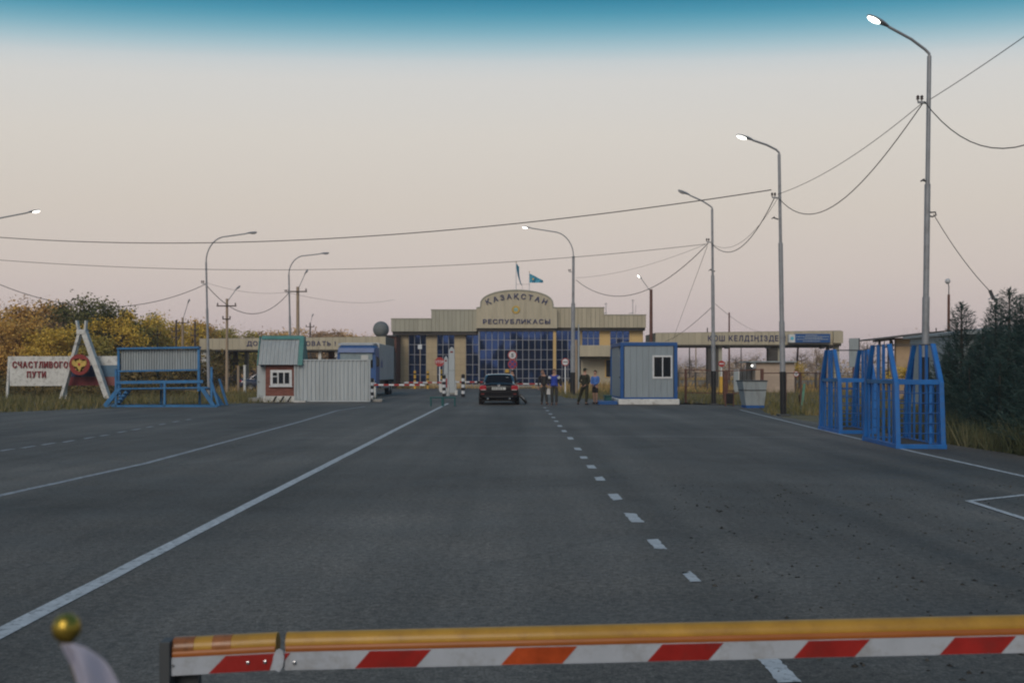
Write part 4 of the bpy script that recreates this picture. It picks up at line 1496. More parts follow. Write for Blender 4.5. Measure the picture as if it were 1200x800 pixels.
pbar('crossbar', lb, M['rust'], (X(849.6), d, Z(457.6)), (X(860), d, Z(457.6)), 0.05)


def rail_fence(label, pts, posts, rails, m='rust', w=0.07, name='rail_fence', bars=0, thick=None):
    """open fence along ground points: posts = list of (px, d, py_top), rails = heights"""
    t = thing(name, label, 'fence', G(posts[0][0], posts[0][1]), 'metal fences around the checkpoint')
    P3 = [(G(px, d), at(px, py, d).z) for px, d, py in posts]
    for i, (b, h) in enumerate(P3):
        ww = thick[i] if thick else w
        pbar('post', t, M[m], b - Vector((0, 0, 0.03)), b + Vector((0, 0, h)), ww)
    for (b, h), (b2, h2) in zip(P3, P3[1:]):
        for q in rails:
            pbar('rail', t, M[m], b + Vector((0, -0.04, h * q)), b2 + Vector((0, -0.04, h2 * q)), 0.045)
        if bars:
            n = max(1, int((b2 - b).length / bars))
            for i in range(1, n):
                c = b.lerp(b2, i / n)
                hh = h + (h2 - h) * i / n
                pbar('picket', t, M[m], c + Vector((0, -0.02, 0.15)), c + Vector((0, -0.02, hh * 0.97)), 0.025)
    return t


rail_fence('rusty two-rail fence with one thick post behind the skip', 0, [(803.5, 52, 432), (850, 51.5, 434), (893, 51, 432)], [0.98, 0.30], thick=[0.10, 0.22, 0.14])
rail_fence('thin dark fence running past the lamp towards the blue cages', 0, [(894, 52, 436.3), (921, 50, 436.3), (938.5, 48, 436.3), (961, 46, 436.3)], [0.98], w=0.06)
rail_fence('dark picket fence beyond the guard hut under the gate', 0, [(932, 84, 436), (937, 84, 436), (956, 84, 436), (984, 84, 436), (1012, 84, 436), (1040, 84, 436)], [0.96, 0.2], 'soffit', 0.16, bars=0.55)
rail_fence('dark picket fence under the gate beside the blue cabin', 0, [(795, 88, 436), (815, 88, 436), (829, 88, 436)], [0.96, 0.25], 'soffit', 0.14, bars=0.7)
rail_fence('dark picket fence below the left gate behind the stand', 0, [(231, 84, 441.5), (249, 84, 442), (268, 84, 442), (287, 84, 442), (312, 84, 442)], [0.97, 0.15], 'black', 0.12, bars=0.28)
for px, d_, top, m, lab in ((279.3, 80, 429, 'pole_conc', 'short pale post behind the left picket fence'), (286.8, 78, 428.5, 'white_old', 'taller pale post beside the steel locker')):
    t = thing('gate_post', lab, 'post', G(px, d_), 'pale posts by the left fence')
    pbar('shaft', t, M[m], G(px, d_), at(px, top, d_), 0.16)
    pbox('cap', t, M[m], G(px, d_).x - 0.1, G(px, d_).x + 0.1, d_ - 0.1, d_ + 0.1, at(px, top, d_).z + 0.001, at(px, top, d_).z + 0.05)
# long low concrete barrier behind the right-hand fence
cb = thing('concrete_barrier', 'long low grey concrete barrier crossing under the right gate', 'barrier', G(900, 100))
for i in range(18):
    px = 768 + i * 15.5
    a, b = G(px, 100), G(px + 15.2, 100)
    obj('block', prism(B(), [(99.7, 0), (100.5, 0), (100.3, 0.35), (100.2, 0.82), (100.0, 0.82), (99.9, 0.35)], a.x, b.x, 'X'), M['concrete'], cb)
# guard hut
d = 78.0
k = F / d
gh = thing('guard_hut', 'beige flat-roofed guard hut behind the grey skip', 'guard hut', (X(908), d + 1.5, 0))
pbox('wall', gh, M['booth'], X(885.3), X(931), d, d + 3.2, 0, Z(424.6))
pbox('roof', gh, M['grey_metal'], X(877.5), X(932.5), d - 0.3, d + 3.5, Z(424.5), Z(423))
pbox('side_wall', gh, M['soffit'], X(867), X(885.2), d + 1.0, d + 1.2, 0, Z(432.5))
dd = pbox('door', gh, M['grey_metal'], X(860.5), X(866), d + 0.2, d + 0.28, Z(459.5), Z(432.8))
pbox('door_edge', dd, M['white_old'], X(866), X(867), d + 0.18, d + 0.30, Z(459.5), Z(432.4))
for px in (868.2, 873.5, 878.8):
    pbox('side_panel', gh, M['dark_grey'], X(px), X(px + 4.6), d + 0.9, d + 0.998, 0.1, Z(433.2))
pbox('wall_lamp_box', gh, M['galv'], X(881), X(885.2), d - 0.2, d + 0.2, Z(431.5), Z(424.7))
lm = obj('wall_lamp', lathe(B(), [(0.02, 0), (0.06, 0.03), (0.065, 0.08), (0.02, 0.1)], (X(880.3), d - 0.2, Z(428.4)), 12, 'Y'), M['lit'], gh)

# ------------------------------------------------------------------ signs, bollards, barriers near the terminal
M['no_stop'] = mat('sign_blue', (0.03, 0.05, 0.22), 0.5)


def round_sign(label, px, py, d, r_px, kind, foot=True, post_m='white', extra=None, name='road_sign', group='round road signs'):
    k = F / d
    c = at(px, py, d)
    r = r_px / k
    t = thing(name, label, 'road sign', (c.x, d, 0), group)
    pbar('post', t, M[post_m], (c.x, d + 0.05, -0.03), (c.x, d + 0.05, c.z + r * 0.9), 0.09)
    disc(t, c, r, kind)
    return t


def disc(t, c, r, kind):
    pr = [(0, 0), (r, 0), (r, 0.03), (0, 0.03)]
    col = {'limit': 'red', 'stop_no': 'red', 'no_entry': 'red', 'customs': 'red', 'weight': 'red'}[kind]
    p = obj('sign_plate', lathe(B(), pr, (c.x, c.y - 0.02, c.z), 28, 'Y'), M[col], t)
    inner = [(0, 0), (r * 0.78, 0), (r * 0.78, 0.008), (0, 0.008)]
    if kind != 'no_entry':
        obj('sign_face', lathe(B(), inner, (c.x, c.y - 0.052, c.z), 28, 'Y'), M['no_stop'] if kind == 'stop_no' else M['white'], p)
    f = c.y - 0.064
    if kind == 'limit':
        letters('5', p, M['black'], c.x - r * 0.28, c.x + r * 0.28, f, c.z - r * 0.42, r * 0.84, 0.15, bold=0.03)
    if kind == 'weight':
        letters('5', p, M['black'], c.x - r * 0.26, c.x + r * 0.26, f, c.z - r * 0.42, r * 0.84, 0.15, bold=0.03)
    if kind == 'stop_no':
        for s, yy in ((1, 0), (-1, 0.004)):
            pbar('sign_cross', p, M['red'], c + Vector((-r * .55, -0.066 - yy, -s * r * .55)), c + Vector((r * .55, -0.066 - yy, s * r * .55)), 0.012, r * 0.2)
    if kind == 'no_entry':
        pbox('sign_bar', p, M['white'], c.x - r * .72, c.x + r * .72, c.y - 0.062, c.y - 0.051, c.z - r * .17, c.z + r * .17)
    if kind == 'customs':
        pbox('sign_bar', p, M['black'], c.x - r * .62, c.x + r * .62, c.y - 0.072, c.y - 0.061, c.z - r * .10, c.z + r * .10)


t = round_sign('speed limit sign reading 5 above a no-stopping sign behind the sedan', 600.5, 416, 75, 5.4, 'limit')
disc(t, at(600.5, 426.6, 75), 5.5 / 16, 'stop_no')
round_sign('white round sign with red rim and black bar by the lamp pole', 662.4, 424, 75, 4.6, 'customs')
t = round_sign('red no-entry sign on a white post with orange foot', 845.5, 426, 72, 3.7, 'no_entry', group='round road signs')
pbox('orange_foot', t, M['yellow'], at(845.5, 450, 72).x - 0.14, at(845.5, 450, 72).x + 0.14, 71.93, 72.2, 0.0, at(845, 441, 72).z)
round_sign('small white round sign with red rim at the guard hut corner', 932.8, 438, 76, 3.4, 'weight', post_m='pole_dark')
# stop sign
c = at(515.2, 423.8, 86)
t = thing('stop_sign', 'red octagonal stop sign on a white post beside the white pylons', 'stop sign', (c.x, 86, 0))
pbar('post', t, M['white'], (c.x, 86.05, -0.03), (c.x, 86.05, c.z), 0.1)
r = 0.41
p = obj('sign_plate', prism(B(), [(c.x + r * math.cos(PI / 8 + i * PI / 4), c.z + r * math.sin(PI / 8 + i * PI / 4)) for i in range(8)], 85.96, 85.995), M['red'], t)
letters('STOP', p, M['white'], c.x - 0.33, c.x + 0.33, 85.955, c.z - 0.12, 0.24, 0.15)
# box on a thin pole
c = at(492.2, 406.4, 96)
t = thing('post_box', 'small white box on a thin rusty pole before the terminal glass', 'box', (c.x, 96, 0))
pbox('box', t, M['white'], c.x - 0.19, c.x + 0.19, 95.85, 96.05, c.z - 0.21, c.z + 0.21, bev=0.02)
ptube('pole', t, M['pole_conc'], [(c.x, 96, -0.03), (c.x, 96, c.z - 0.21)], 0.035, 6)


def banded(label, px, d, py_top, w, cols, n, group, name, extra=None):
    b = G(px, d)
    h = at(px, py_top, d).z
    t = thing(name, label, 'bollard', b, group)
    for i in range(n):
        a, c = h * i / n, h * (i + 1) / n
        obj('band', lathe(B(), [(w, a + 0.001), (w, c - 0.001)], (b.x, b.y, 0), 12), M[cols[i % len(cols)]], t, smooth=40)
    obj('cap', lathe(B(), [(w * 1.05, h), (w * 0.9, h + 0.04), (w * 0.3, h + 0.06)], (b.x, b.y, 0), 12), M[cols[(n - 1) % len(cols)]], t)
    return t


g = 'yellow and black banded posts'
banded('yellow and black banded post farthest from the stop sign', 486.2, 98, 435, 0.12, ['yellow', 'yellow', 'black'], 10, g, 'banded_post')
banded('yellow and black banded post below the white pole box', 501.3, 98, 435.2, 0.12, ['yellow', 'yellow', 'black'], 10, g, 'banded_post')
banded('yellow and black banded post right beside the stop sign', 516.8, 87, 433.2, 0.12, ['yellow', 'yellow', 'black'], 11, g, 'banded_post')
banded('yellow and black banded post peeping over the sedan roof', 594.4, 82, 433.4, 0.17, ['yellow', 'black', 'yellow'], 9, g, 'banded_post')
g = 'black and white banded bollards'
banded('black and white bollard in front of the white pylons', 520.3, 66, 440.2, 0.115, ['black', 'white'], 7, g, 'bollard')
banded('black and white bollard standing right of the white pylons', 542.7, 64.5, 439.4, 0.115, ['black', 'white'], 7, g, 'bollard')
banded('black and white bollard at the corner of the corrugated fence', 436.2, 60, 444, 0.10, ['white', 'black'], 6, g, 'bollard')


def pylon(label, px0, px1, d, py_top, taper):
    k = F / d
    x0, x1 = (px0 - CX) / k, (px1 - CX) / k
    h = CH + (HY - py_top) / k
    t = thing('pylon', label, 'pylon', ((x0 + x1) / 2, d, 0), 'white pylons on the median')
    c = (x0 + x1) / 2
    w = (x1 - x0) / 2
    obj('shaft', prism(B(), [(c - w, 0.12), (c + w, 0.12), (c + w * taper, h - 0.22), (c + w * taper * 0.45, h - 0.06), (c, h), (c - w * taper * 0.45, h - 0.06), (c - w * taper, h - 0.22)], d, d + 0.3), M['white_metal'], t, bev=0.015)
    pbox('foot', t, M['concrete'], c - w * 1.25, c + w * 1.25, d - 0.06, d + 0.4, 0, 0.118, bev=0.02)
    pbox('badge', t, M['red_dark'], c - w * 0.42, c + w * 0.42, d - 0.012, d - 0.001, h - 0.42, h - 0.30)
    pbox('joint', t, M['dark_grey'], c - w * 0.97, c + w * 0.97, d - 0.008, d - 0.001, h * 0.5, h * 0.5 + 0.02)
    return t


pylon('taller white pylon with pointed top on the median', 525.5, 533, 72, 406.3, 0.86)
pylon('shorter white pylon half hidden by the taller one', 519.8, 525.2, 78, 417, 0.8)
t = thing('barrier_motor', 'small white barrier cabinet with red top beside the tall pylon', 'barrier cabinet', G(524.6, 67))
pbox('cabinet', t, M['white_old'], G(523.2, 67).x, G(526.6, 67).x, 67, 67.3, 0, 0.72, bev=0.01)
pbox('red_arm', t, M['red'], G(522.6, 67).x, G(524.0, 67).x, 66.95, 67.1, 0.55, 1.15)
t = thing('white_block', 'low white block at the foot of the tall pylon', 'block', G(534.5, 70))
pbox('block', t, M['white_old'], G(532.9, 70).x, G(536.2, 70).x, 70, 70.4, 0, 0.32, bev=0.02)
pbox('cap', t, M['white_metal'], G(532.7, 70).x, G(536.4, 70).x, 69.98, 70.42, 0.325, 0.36)


def small_boom(label, px0, px1, py, d, n, flip=0, name='boom_barrier', pivot=None):
    a, b = at(px0, py, d), at(px1, py, d)
    t = thing(name, label, 'boom barrier', (a.x, d, 0), 'red and white booms near the terminal')
    for i in range(n):
        p, q = a.lerp(b, i / n), a.lerp(b, (i + 1) / n)
        pbox('boom_segment', t, M['white' if (i + flip) % 2 else 'red'], p.x + 0.001, q.x - 0.001, d - 0.04, d + 0.04, p.z - 0.055, p.z + 0.055)
    pv = a if pivot == 'a' else b
    pbox('stand', t, M['white_old'], pv.x - 0.14, pv.x + 0.14, d + 0.05, d + 0.4, 0, pv.z + 0.12, bev=0.01)
    return t


small_boom('red and white boom across the lorry lane', 437.5, 498, 450.8, 62, 10, pivot='a')
small_boom('white and red boom ending at the stop sign', 473.5, 517.5, 448, 80, 8, 1, pivot='b')
small_boom('white and red boom between the bollard and the sedan', 532.6, 568, 447.4, 80, 6, 1, pivot='a')
small_boom('thick red and white boom right of the sedan', 606, 634, 449.6, 82, 4, 0, pivot='a')
# dark teal tubular rails on the median
d = 46.4
k = F / d
for lab, a, b in (('dark teal tubular rail left of the solid lane line', 505, 518.2), ('dark teal tubular rail over the end of the lane line', 519.5, 533)):
    t = thing('tube_rail', lab, 'rail', (X((a + b) / 2), d, 0), 'teal tubular rails on the median')
    for px in (a, b):
        ptube('leg', t, M['dark_teal'], [(X(px), d, 0), (X(px), d, Z(466))], 0.035, 8)
    ptube('top_bar', t, M['dark_teal'], [(X(a) - 0.05, d, Z(465.6)), (X(b) + 0.05, d, Z(465.6))], 0.03, 8)
t = thing('spike_bar', 'short dark spiked bar slanting to the road beside the sedan', 'bar', gp(613, 472))
pbar('bar', t, M['black'], at(609.5, 463, 47.2), gp(617, 472.3) + Vector((0, 0, 0.04)), 0.09, 0.12)
pbar('light_edge', t, M['galv'], at(610.5, 463.0, 47.1), at(614.4, 467.4, 47.1), 0.03, 0.03)
M['faded_green'] = mat('faded_green_paint', (0.12, 0.27, 0.20), 0.8, dirt=0.3)
t = thing('marker_post', 'slanted faded green marker post in the verge grass', 'marker post', G(941, 50))
pbar('shaft', t, M['faded_green'], gp(939.3, 474.5) + Vector((0, 0, -0.03)), at(942.6, 449.5, 48), 0.10)
pbar('stub', t, M['pole_dark'], gp(936.8, 474) + Vector((0, 0, -0.03)), at(936.6, 462, 48), 0.06)

# ------------------------------------------------------------------ blue steel cages


def cage(label, x0, x1, y0, y1, tilt=0.0):
    t = thing('steel_cage', label, 'steel cage', ((x0 + x1) / 2, (y0 + y1) / 2, 0), 'blue steel cages at the road edge')
    m = M['blue']
    zr, zt = 1.32, 2.10
    ly = lambda y, z, s: y + s * (0.12 * min(z, zr) / zr + (0.50 * (z - zr) / (zt - zr) if z > zr else 0))
    for x in (x0, x1):
        pbox('base_rail', t, m, x - 0.045, x + 0.045, y0 + 0.05, y1 - 0.05, 0.0, 0.085, bev=0.006)
    for y in (y0, y1):
        pbox('base_rail', t, m, x0 - 0.06, x1 + 0.06, y - 0.048, y + 0.048, 0.0, 0.09, bev=0.006)
    # corner uprights: plates that stand nearly straight to the waist rail, then lean in
    for x in (x0, x1):
        for y, s in ((y0, 1), (y1, -1)):
            bm = B()
            w = 0.085
            prism(bm, [(y - s * w * .4, 0.09), (y + s * w * 1.1, 0.09), (ly(y, zr, s) + s * w, zr), (ly(y, zt, s) + s * w * .55, zt), (ly(y, zt, s) - s * w * .45, zt), (ly(y, zr, s) - s * w * .4, zr)], x - 0.045, x + 0.045, 'X')
            obj('corner_upright', bm, m, t, bev=0.005)
        ya, yb_ = ly(y0, zt, 1), ly(y1, zt, -1)
        for q in (0.33, 0.66):
            y = ya + (yb_ - ya) * q
            pbar('upright', t, m, (x, y, 0.086), (x, y, zt), 0.05, 0.075, bev=0.004)
        for q in (0.13, 0.25, 0.42, 0.58, 0.75, 0.87):
            y = y0 + (y1 - y0) * q
            pbar('slat', t, m, (x, y, 0.086), (x, y, zr - 0.04), 0.035, 0.065)
        pbar('waist_rail', t, M['blue_teal'], (x, y0 + 0.14, zr), (x, y1 - 0.14, zr), 0.055, 0.08, bev=0.004)
        ptube('top_wire', t, M['dark_grey'], [(x, ya, zt - 0.015), (x, yb_, zt - 0.015)], 0.008, 5)
    for y, s in ((y0, 1), (y1, -1)):
        yy = ly(y, zr, s)
        pbar('waist_rail', t, m, (x0 + 0.045, yy, zr), (x1 - 0.045, yy, zr), 0.05, 0.10, bev=0.004)
        for z in (0.30, 0.50, 0.70, 0.90, 1.10):
            yq = ly(y, z, s) + s * 0.03
            ptube('rung', t, M['cabin_blue'], [(x0 + 0.045, yq, z), (x1 - 0.045, yq, z)], 0.013, 6)
        pbar('slat', t, m, (x1 - 0.20, yy + s * 0.02, 0.09), (x1 - 0.20, yy + s * 0.02, zr - 0.05), 0.055, 0.03)
        ptube('top_wire', t, M['dark_grey'], [(x0, ly(y, zt, s), zt - 0.015), (x1, ly(y, zt, s), zt - 0.015)], 0.008, 5)
    t.rotation_euler = (0, 0, -tilt)
    n = 9
    for i in range(n):
        y = y0 + 0.12 + (y1 - y0 - 0.24) * i / (n - 1)
        pbar('grate_bar', t, M['dark_grey'], (x0 + 0.046, y, 0.055), (x1 - 0.046, y, 0.055), 0.045, 0.03)
    return t


cage('blue steel cage nearer the lens, before the tallest lamp post', 7.76, 8.63, 20.3, 22.75, R(4.4))
cage('blue steel cage farther along the road, half behind its twin', 8.19, 9.04, 25.3, 27.35, R(3.5))

# ------------------------------------------------------------------ shed and panel on the far right
d = 60.0
k = F / d
X = lambda px: (px - CX) / k
Z = lambda py: CH + (HY - py) / k
sh_ = thing('open_shed', 'open shed with thin dark sloping roof and tan wall behind the cages', 'shed', (X(1075), d + 2, 0))
obj('roof', prism(B(), [(X(1027.5), Z(398.2)), (X(1112), Z(388.2)), (X(1112), Z(386.6)), (X(1027.5), Z(396.6))], d - 0.4, d + 5), M['soffit'], sh_)
obj('roof_beam', prism(B(), [(X(1031), Z(400.2)), (X(1051), Z(398)), (X(1051), Z(394.2)), (X(1031), Z(398.3))], d + 0.3, d + 1.2), M['soffit'], sh_)
pbox('tan_wall', sh_, M['tan_wall'], X(1054), X(1089.5), d + 0.5, d + 0.8, 0, Z(395.5))
for px, w in ((1032.5, 2.2), (1038, 0.8), (1047.5, 1.4)):
    pbox('post', sh_, M['pole_dark'], X(px - w / 2), X(px + w / 2), d + 0.2, d + 0.2 + w / k * 1.0, 0, Z(399.5))
pbox('post', sh_, M['pole_conc'], X(1051), X(1053.4), d + 1.0, d + 1.2, 0, Z(396.5))
for p, q in (((1048, 407), (1088, 395)), ((1055, 412), (1078, 402.5))):
    pbar('stair_rail', sh_, M['soffit'], (X(p[0]), d + 2, Z(p[1])), (X(q[0]), d + 2, Z(q[1])), 0.07)
pbar('stair_post', sh_, M['soffit'], (X(1055.5), d + 2, 0), (X(1055.5), d + 2, Z(411)), 0.07)
pbar('stair_rail', sh_, M['soffit'], (X(1050), d + 2, Z(424.5)), (X(1090), d + 2, Z(424.5)), 0.06)
pbar('stair_rail', sh_, M['soffit'], (X(1050), d + 2, Z(434.5)), (X(1090), d + 2, Z(434.5)), 0.06)
pbox('rust_tank', sh_, M['rust'], X(1090), X(1104), d - 0.2, d + 3, Z(403), Z(389.6))
for px in (1091.5, 1102.5):
    pbar('tank_leg', sh_, M['rust'], (X(px), d + 0.4, 0), (X(px), d + 0.4, Z(403)), 0.12)
for px, py in ((1093.5, 382), (1102, 383.5)):
    pbar('vent_pipe', sh_, M['pole_dark'], (X(px), d + 0.6, Z(389.5)), (X(px), d + 0.6, Z(py)), 0.05)
gp_ = thing('notice_panel', 'tall grey notice panel on two legs beyond the farther cage', 'notice panel', (X(993), d - 1, 0))
pbox('panel', gp_, M['grey_metal'], X(988.5), X(998.8), d - 1.1, d - 0.98, Z(430), Z(397), bev=0.01)
pbox('panel_edge', gp_, M['dark_grey'], X(998.85), X(1000), d - 1.12, d - 0.95, Z(430.3), Z(396.7))
for px in (993.5, 997.8):
    pbar('leg', gp_, M['rust'], (X(px), d - 1.03, -0.03), (X(px), d - 1.03, Z(430)), 0.10)
d = 42.0
k = F / d
bs_ = thing('grey_building', 'low grey roofed building hidden behind the spruces', 'building', (X(1150), d + 6, 0))
pbox('wall', bs_, M['grey_metal'], X(1122), X(1215), d, d + 5, 0, Z(392))
obj('roof', prism(B(), [(X(1118), Z(392)), (X(1220), Z(392)), (X(1220), Z(378)), (X(1118), Z(389))], d - 0.5, d + 5.5), M['grey_metal'], bs_)
pbox('door', bs_, M['dark_grey'], X(1140), X(1150), d - 0.1, d - 0.02, 0, Z(425))

# ------------------------------------------------------------------ sedan
M['car_paint'] = mat('black_car_paint', (0.007, 0.007, 0.009), 0.28, 0.0, var=0.05, coat=0.05, dirt=0.1, dirtcol=(0.014, 0.013, 0.012), spec=0.16)
M['car_roof'] = mat('glossy_black_roof', (0.012, 0.012, 0.014), 0.12, 0.0, var=0.05, coat=1.0, spec=0.6)
M['car_glass'] = mat('tinted_car_glass', (0.010, 0.011, 0.015), 0.25, 0.0, var=0.02, spec=0.04)
M['car_blue'] = mat('dark_blue_car_paint', (0.012, 0.018, 0.05), 0.25, 0.0, var=0.05, coat=0.8)
M['tail_red'] = mat('tail_lamp_red', (0.38, 0.02, 0.035), 0.15, coat=0.6, var=0.05)
M['chrome'] = mat('chrome_trim', (0.55, 0.56, 0.58), 0.18, 0.9, var=0.05)
M['plate'] = mat('number_plate_white', (0.52, 0.53, 0.52), 0.4, var=0.05)


def ring_loft(bm, rings):
    vs = [[bm.verts.new(p) for p in r] for r in rings]
    n = len(rings[0])
    for a, b in zip(vs, vs[1:]):
        for i in range(n):
            j = (i + 1) % n
            bm.faces.new((a[i], a[j], b[j], b[i]))
    bm.faces.new(vs[0][::-1])
    bm.faces.new(vs[-1])
    bmesh.ops.recalc_face_normals(bm, faces=bm.faces)
    return bm


def mirror_ring(half, y):
    """half outline of (x, z) from the keel up to the ridge, mirrored"""
    r = [(x, y if not isinstance(y, list) else 0, z) for x, z in half]
    return r + [(-x, y, z) for x, z in half[::-1] if x > 1e-6]


def sedan(label, loc, paint, yaw=0.0, group=None):
    t = thing('sedan_car', label, 'car', (0, 0, 0), group)
    st_ = [  # y, half width, floor, shoulder, deck
        (0.00, .74, .36, .80, .84), (0.03, .82, .31, .86, .93), (0.10, .86, .28, .90, .985), (0.30, .88, .24, .92, 1.005), (0.70, .89, .22, .93, 1.00), (1.5, .895, .21, .92, .97),
        (2.6, .895, .21, .90, .95), (3.35, .89, .21, .88, .945), (3.9, .87, .22, .83, .88), (4.35, .83, .25, .74, .78), (4.55, .76, .30, .66, .69), (4.62, .68, .34, .60, .62)]
    rings = []
    for y, w, zb, zs, zt in st_:
        half = [(0, zb), (w * .80, zb), (w * .95, zb + .07), (w * .995, .42), (w, .55), (w * .985, .70), (w * .955, zs - .05), (w * .90, zs), (w * .80, zs + (zt - zs) * .7), (w * .45, zt), (0, zt + .012)]
        rings.append([(x, y, z) for x, z in half] + [(-x, y, z) for x, z in half[::-1] if x > 1e-6])
    body = obj('body', ring_loft(B(), rings), paint, t, smooth=38)
    gh_ = [  # y, belt half, roof half, roof z
        (0.62, .70, .60, 1.00), (0.95, .735, .60, 1.20), (1.32, .75, .575, 1.405), (1.60, .755, .575, 1.448), (2.1, .76, .58, 1.462), (2.55, .755, .57, 1.435), (3.0, .745, .60, 1.19), (3.36, .72, .62, .965)]
    rings = []
    for y, wb_, wr, zr in gh_:
        zb = .90
        half = [(0, zb), (wb_, zb), (wb_ * .99 + .0, max(zb + .01, min(.96, zr - .05))), (wr + (wb_ - wr) * .25, zb + (zr - zb) * .72), (wr + .012, zr - .035 * (zr - zb) / .55), (wr * .86, zr - .004), (wr * .4, zr + .012), (0, zr + .016)]
        rings.append([(x, y, z) for x, z in half] + [(-x, y, z) for x, z in half[::-1] if x > 1e-6])
    cabin = obj('roof', ring_loft(B(), rings), M['car_roof'] if paint == M['car_paint'] else paint, t, smooth=38)

    def pane(name, pts, m, push, th=0.006, par=cabin):
        bm = B()
        vs = [Vector(p) for p in pts]
        nrm = (vs[1] - vs[0]).cross(vs[-1] - vs[0]).normalized()
        push = Vector(push)
        if nrm.dot(push) < 0:
            nrm = -nrm
        a = [bm.verts.new(v + nrm * 0.012) for v in vs]
        b = [bm.verts.new(v + nrm * (0.012 + th)) for v in vs]
        n = len(vs)
        bm.faces.new(a)
        bm.faces.new(b[::-1])
        for i in range(n):
            bm.faces.new((a[i], a[(i + 1) % n], b[(i + 1) % n], b[i]))
        bmesh.ops.recalc_face_normals(bm, faces=bm.faces)
        return obj(name, bm, m, par)

    pane('rear_window', [(-.60, .70, 1.053), (.60, .70, 1.053), (.50, 1.27, 1.385), (.22, 1.30, 1.404), (-.22, 1.30, 1.404), (-.50, 1.27, 1.385)], M['car_glass'], (0, -1, 1))
    pane('windscreen', [(-.58, 3.28, 1.02), (.58, 3.28, 1.02), (.50, 2.62, 1.40), (-.50, 2.62, 1.40)], M['glass_dark'], (0, 1, 1))
    for s in (-1, 1):
        for y0, y1, y2, y3 in ((1.0, 1.85, 1.85, 1.38), (1.92, 2.95, 2.52, 1.92)):
            z0, z1 = 1.0, 1.36
            pane('side_window', [(s * .735, y0, z0), (s * .74, y1, z0), (s * .625, y2, z1), (s * .625, y3, z1)], M['glass_dark'], (s, 0, 0.2))
        pane('pillar_highlight', [(s * .66, .66, 1.03), (s * .69, .66, 1.03), (s * .585, 1.28, 1.38), (s * .56, 1.28, 1.39)], M['chrome'], (0, -1, 1))  # chrome strips stand in for sky highlights along the rear pillars
        tl = obj('tail_light', ring_loft(B(), [[(s * x, y, z) for x, z in ((.54, .70), (.79, .69), (.845, .76), (.84, .88), (.76, .925), (.56, .92))] for y in (-0.025, 0.22)]), M['tail_red'], t, bev=0.012)
        pbox('lamp_lens', tl, M['red'], min(s * .60, s * .72), max(s * .60, s * .72), -0.034, -0.0255, .75, .80)
        pbox('lamp_strip', tl, M['plate'], min(s * .56, s * .79), max(s * .56, s * .79), -0.036, -0.0255, .70, .725)
        mr_ = obj('wing_mirror', ring_loft(B(), [[(s * x, y, z) for x, z in ((.90, .98), (1.02, .99), (1.05, 1.05), (1.01, 1.11), (.90, 1.10))] for y in (2.62, 2.78)]), paint, t, bev=0.015)
        pbox('mirror_glass', mr_, M['glass_dark'], min(s * .91, s * 1.02), max(s * .91, s * 1.02), 2.612, 2.619, 1.0, 1.09)
        pbar('mirror_stalk', mr_, paint, (s * .82, 2.70, 1.0), (s * .92, 2.70, 1.02), 0.05)
        pbox('headlight', t, M['unlit'], min(s * .52, s * .78), max(s * .52, s * .78), 4.44, 4.58, .58, .68)
        for y in (0.92, 3.72):
            w = obj('wheel', lathe(B(), [(.0, 0), (.20, 0), (.30, .01), (.325, .03), (.325, .18), (.30, .20), (0, .20)], (s * .70 if s > 0 else -.90, y, .325), 24, 'X'), M['rubber'], t, smooth=35)
            ox = s * .895 + (0.0 if s > 0 else -0.012)
            obj('rim', lathe(B(), [(0, 0), (.06, .012), (.17, .004), (.21, .012), (.21, 0.001)], (ox + 0.006, y, .325), 20, 'X'), M['chrome'], w, smooth=35)
    bp = obj('rear_bumper', ring_loft(B(), [[(x, y, z) for x, z in ((-.83, .34), (-.86, .45), (-.85, .60), (-.80, .645), (.80, .645), (.85, .60), (.86, .45), (.83, .34))] for y in (-0.075, 0.35)]), paint, t, bev=0.03)
    pbox('bumper_strip', bp, M['black'], -.80, .80, -0.084, -0.0755, .612, .634)
    pbox('bumper_vent', bp, M['black'], -.62, .62, -0.085, -0.0757, .36, .43)
    for s in (-1, 1):
        pbox('reflector', bp, M['board_red'], s * .70 - .07, s * .70 + .07, -0.083, -0.0757, .50, .535)
        obj('exhaust', lathe(B(), [(.045, 0), (.05, .02), (.05, .25), (.035, .26)], (s * .48, 0.18, .30), 10, 'Y'), M['chrome'], t)
    pbox('trunk_seam', t, M['black'], -.80, .80, -0.004, 0.02, .672, .680)
    pbox('trunk_handle_strip', t, M['chrome'], -.34, .34, -0.012, 0.04, .872, .892)
    np_ = pbox('number_plate', t, M['plate'], -.30, .30, -0.022, -0.006, .715, .835)
    x = -.27
    for w in (.045, .045, .045, 0, .045, .045, .045, 0, .07):
        if w:
            pbox('plate_mark', np_, M['dark_grey'], x, x + w * .8, -0.0265, -0.0222, .745, .805)
        x += w + .012 if w else .03
    obj('badge', lathe(B(), [(.0, 0), (.06, 0), (.065, .008), (.055, .016), (0, .012)], (0, -0.002, .925), 20, 'Y'), M['chrome'], t, smooth=40)
    pbox('floor', t, M['black'], -.70, .70, 0.2, 4.3, .17, .30)
    pbox('sticker', cabin, M['plate'], .30, .42, 1.05, 1.06, 1.285, 1.30)
    t.location = loc
    t.scale = (1.08, 1, 1)
    t.rotation_euler = (0, 0, yaw)
    return t


sedan('black sedan seen from behind in the middle of the road', ((584.6 - CX) / F * 48.4, 48.2, 0), M['car_paint'])
sedan('dark blue parked car behind the left picket fence', (G(281, 88).x, 88, 0), M['car_blue'], yaw=R(-78))

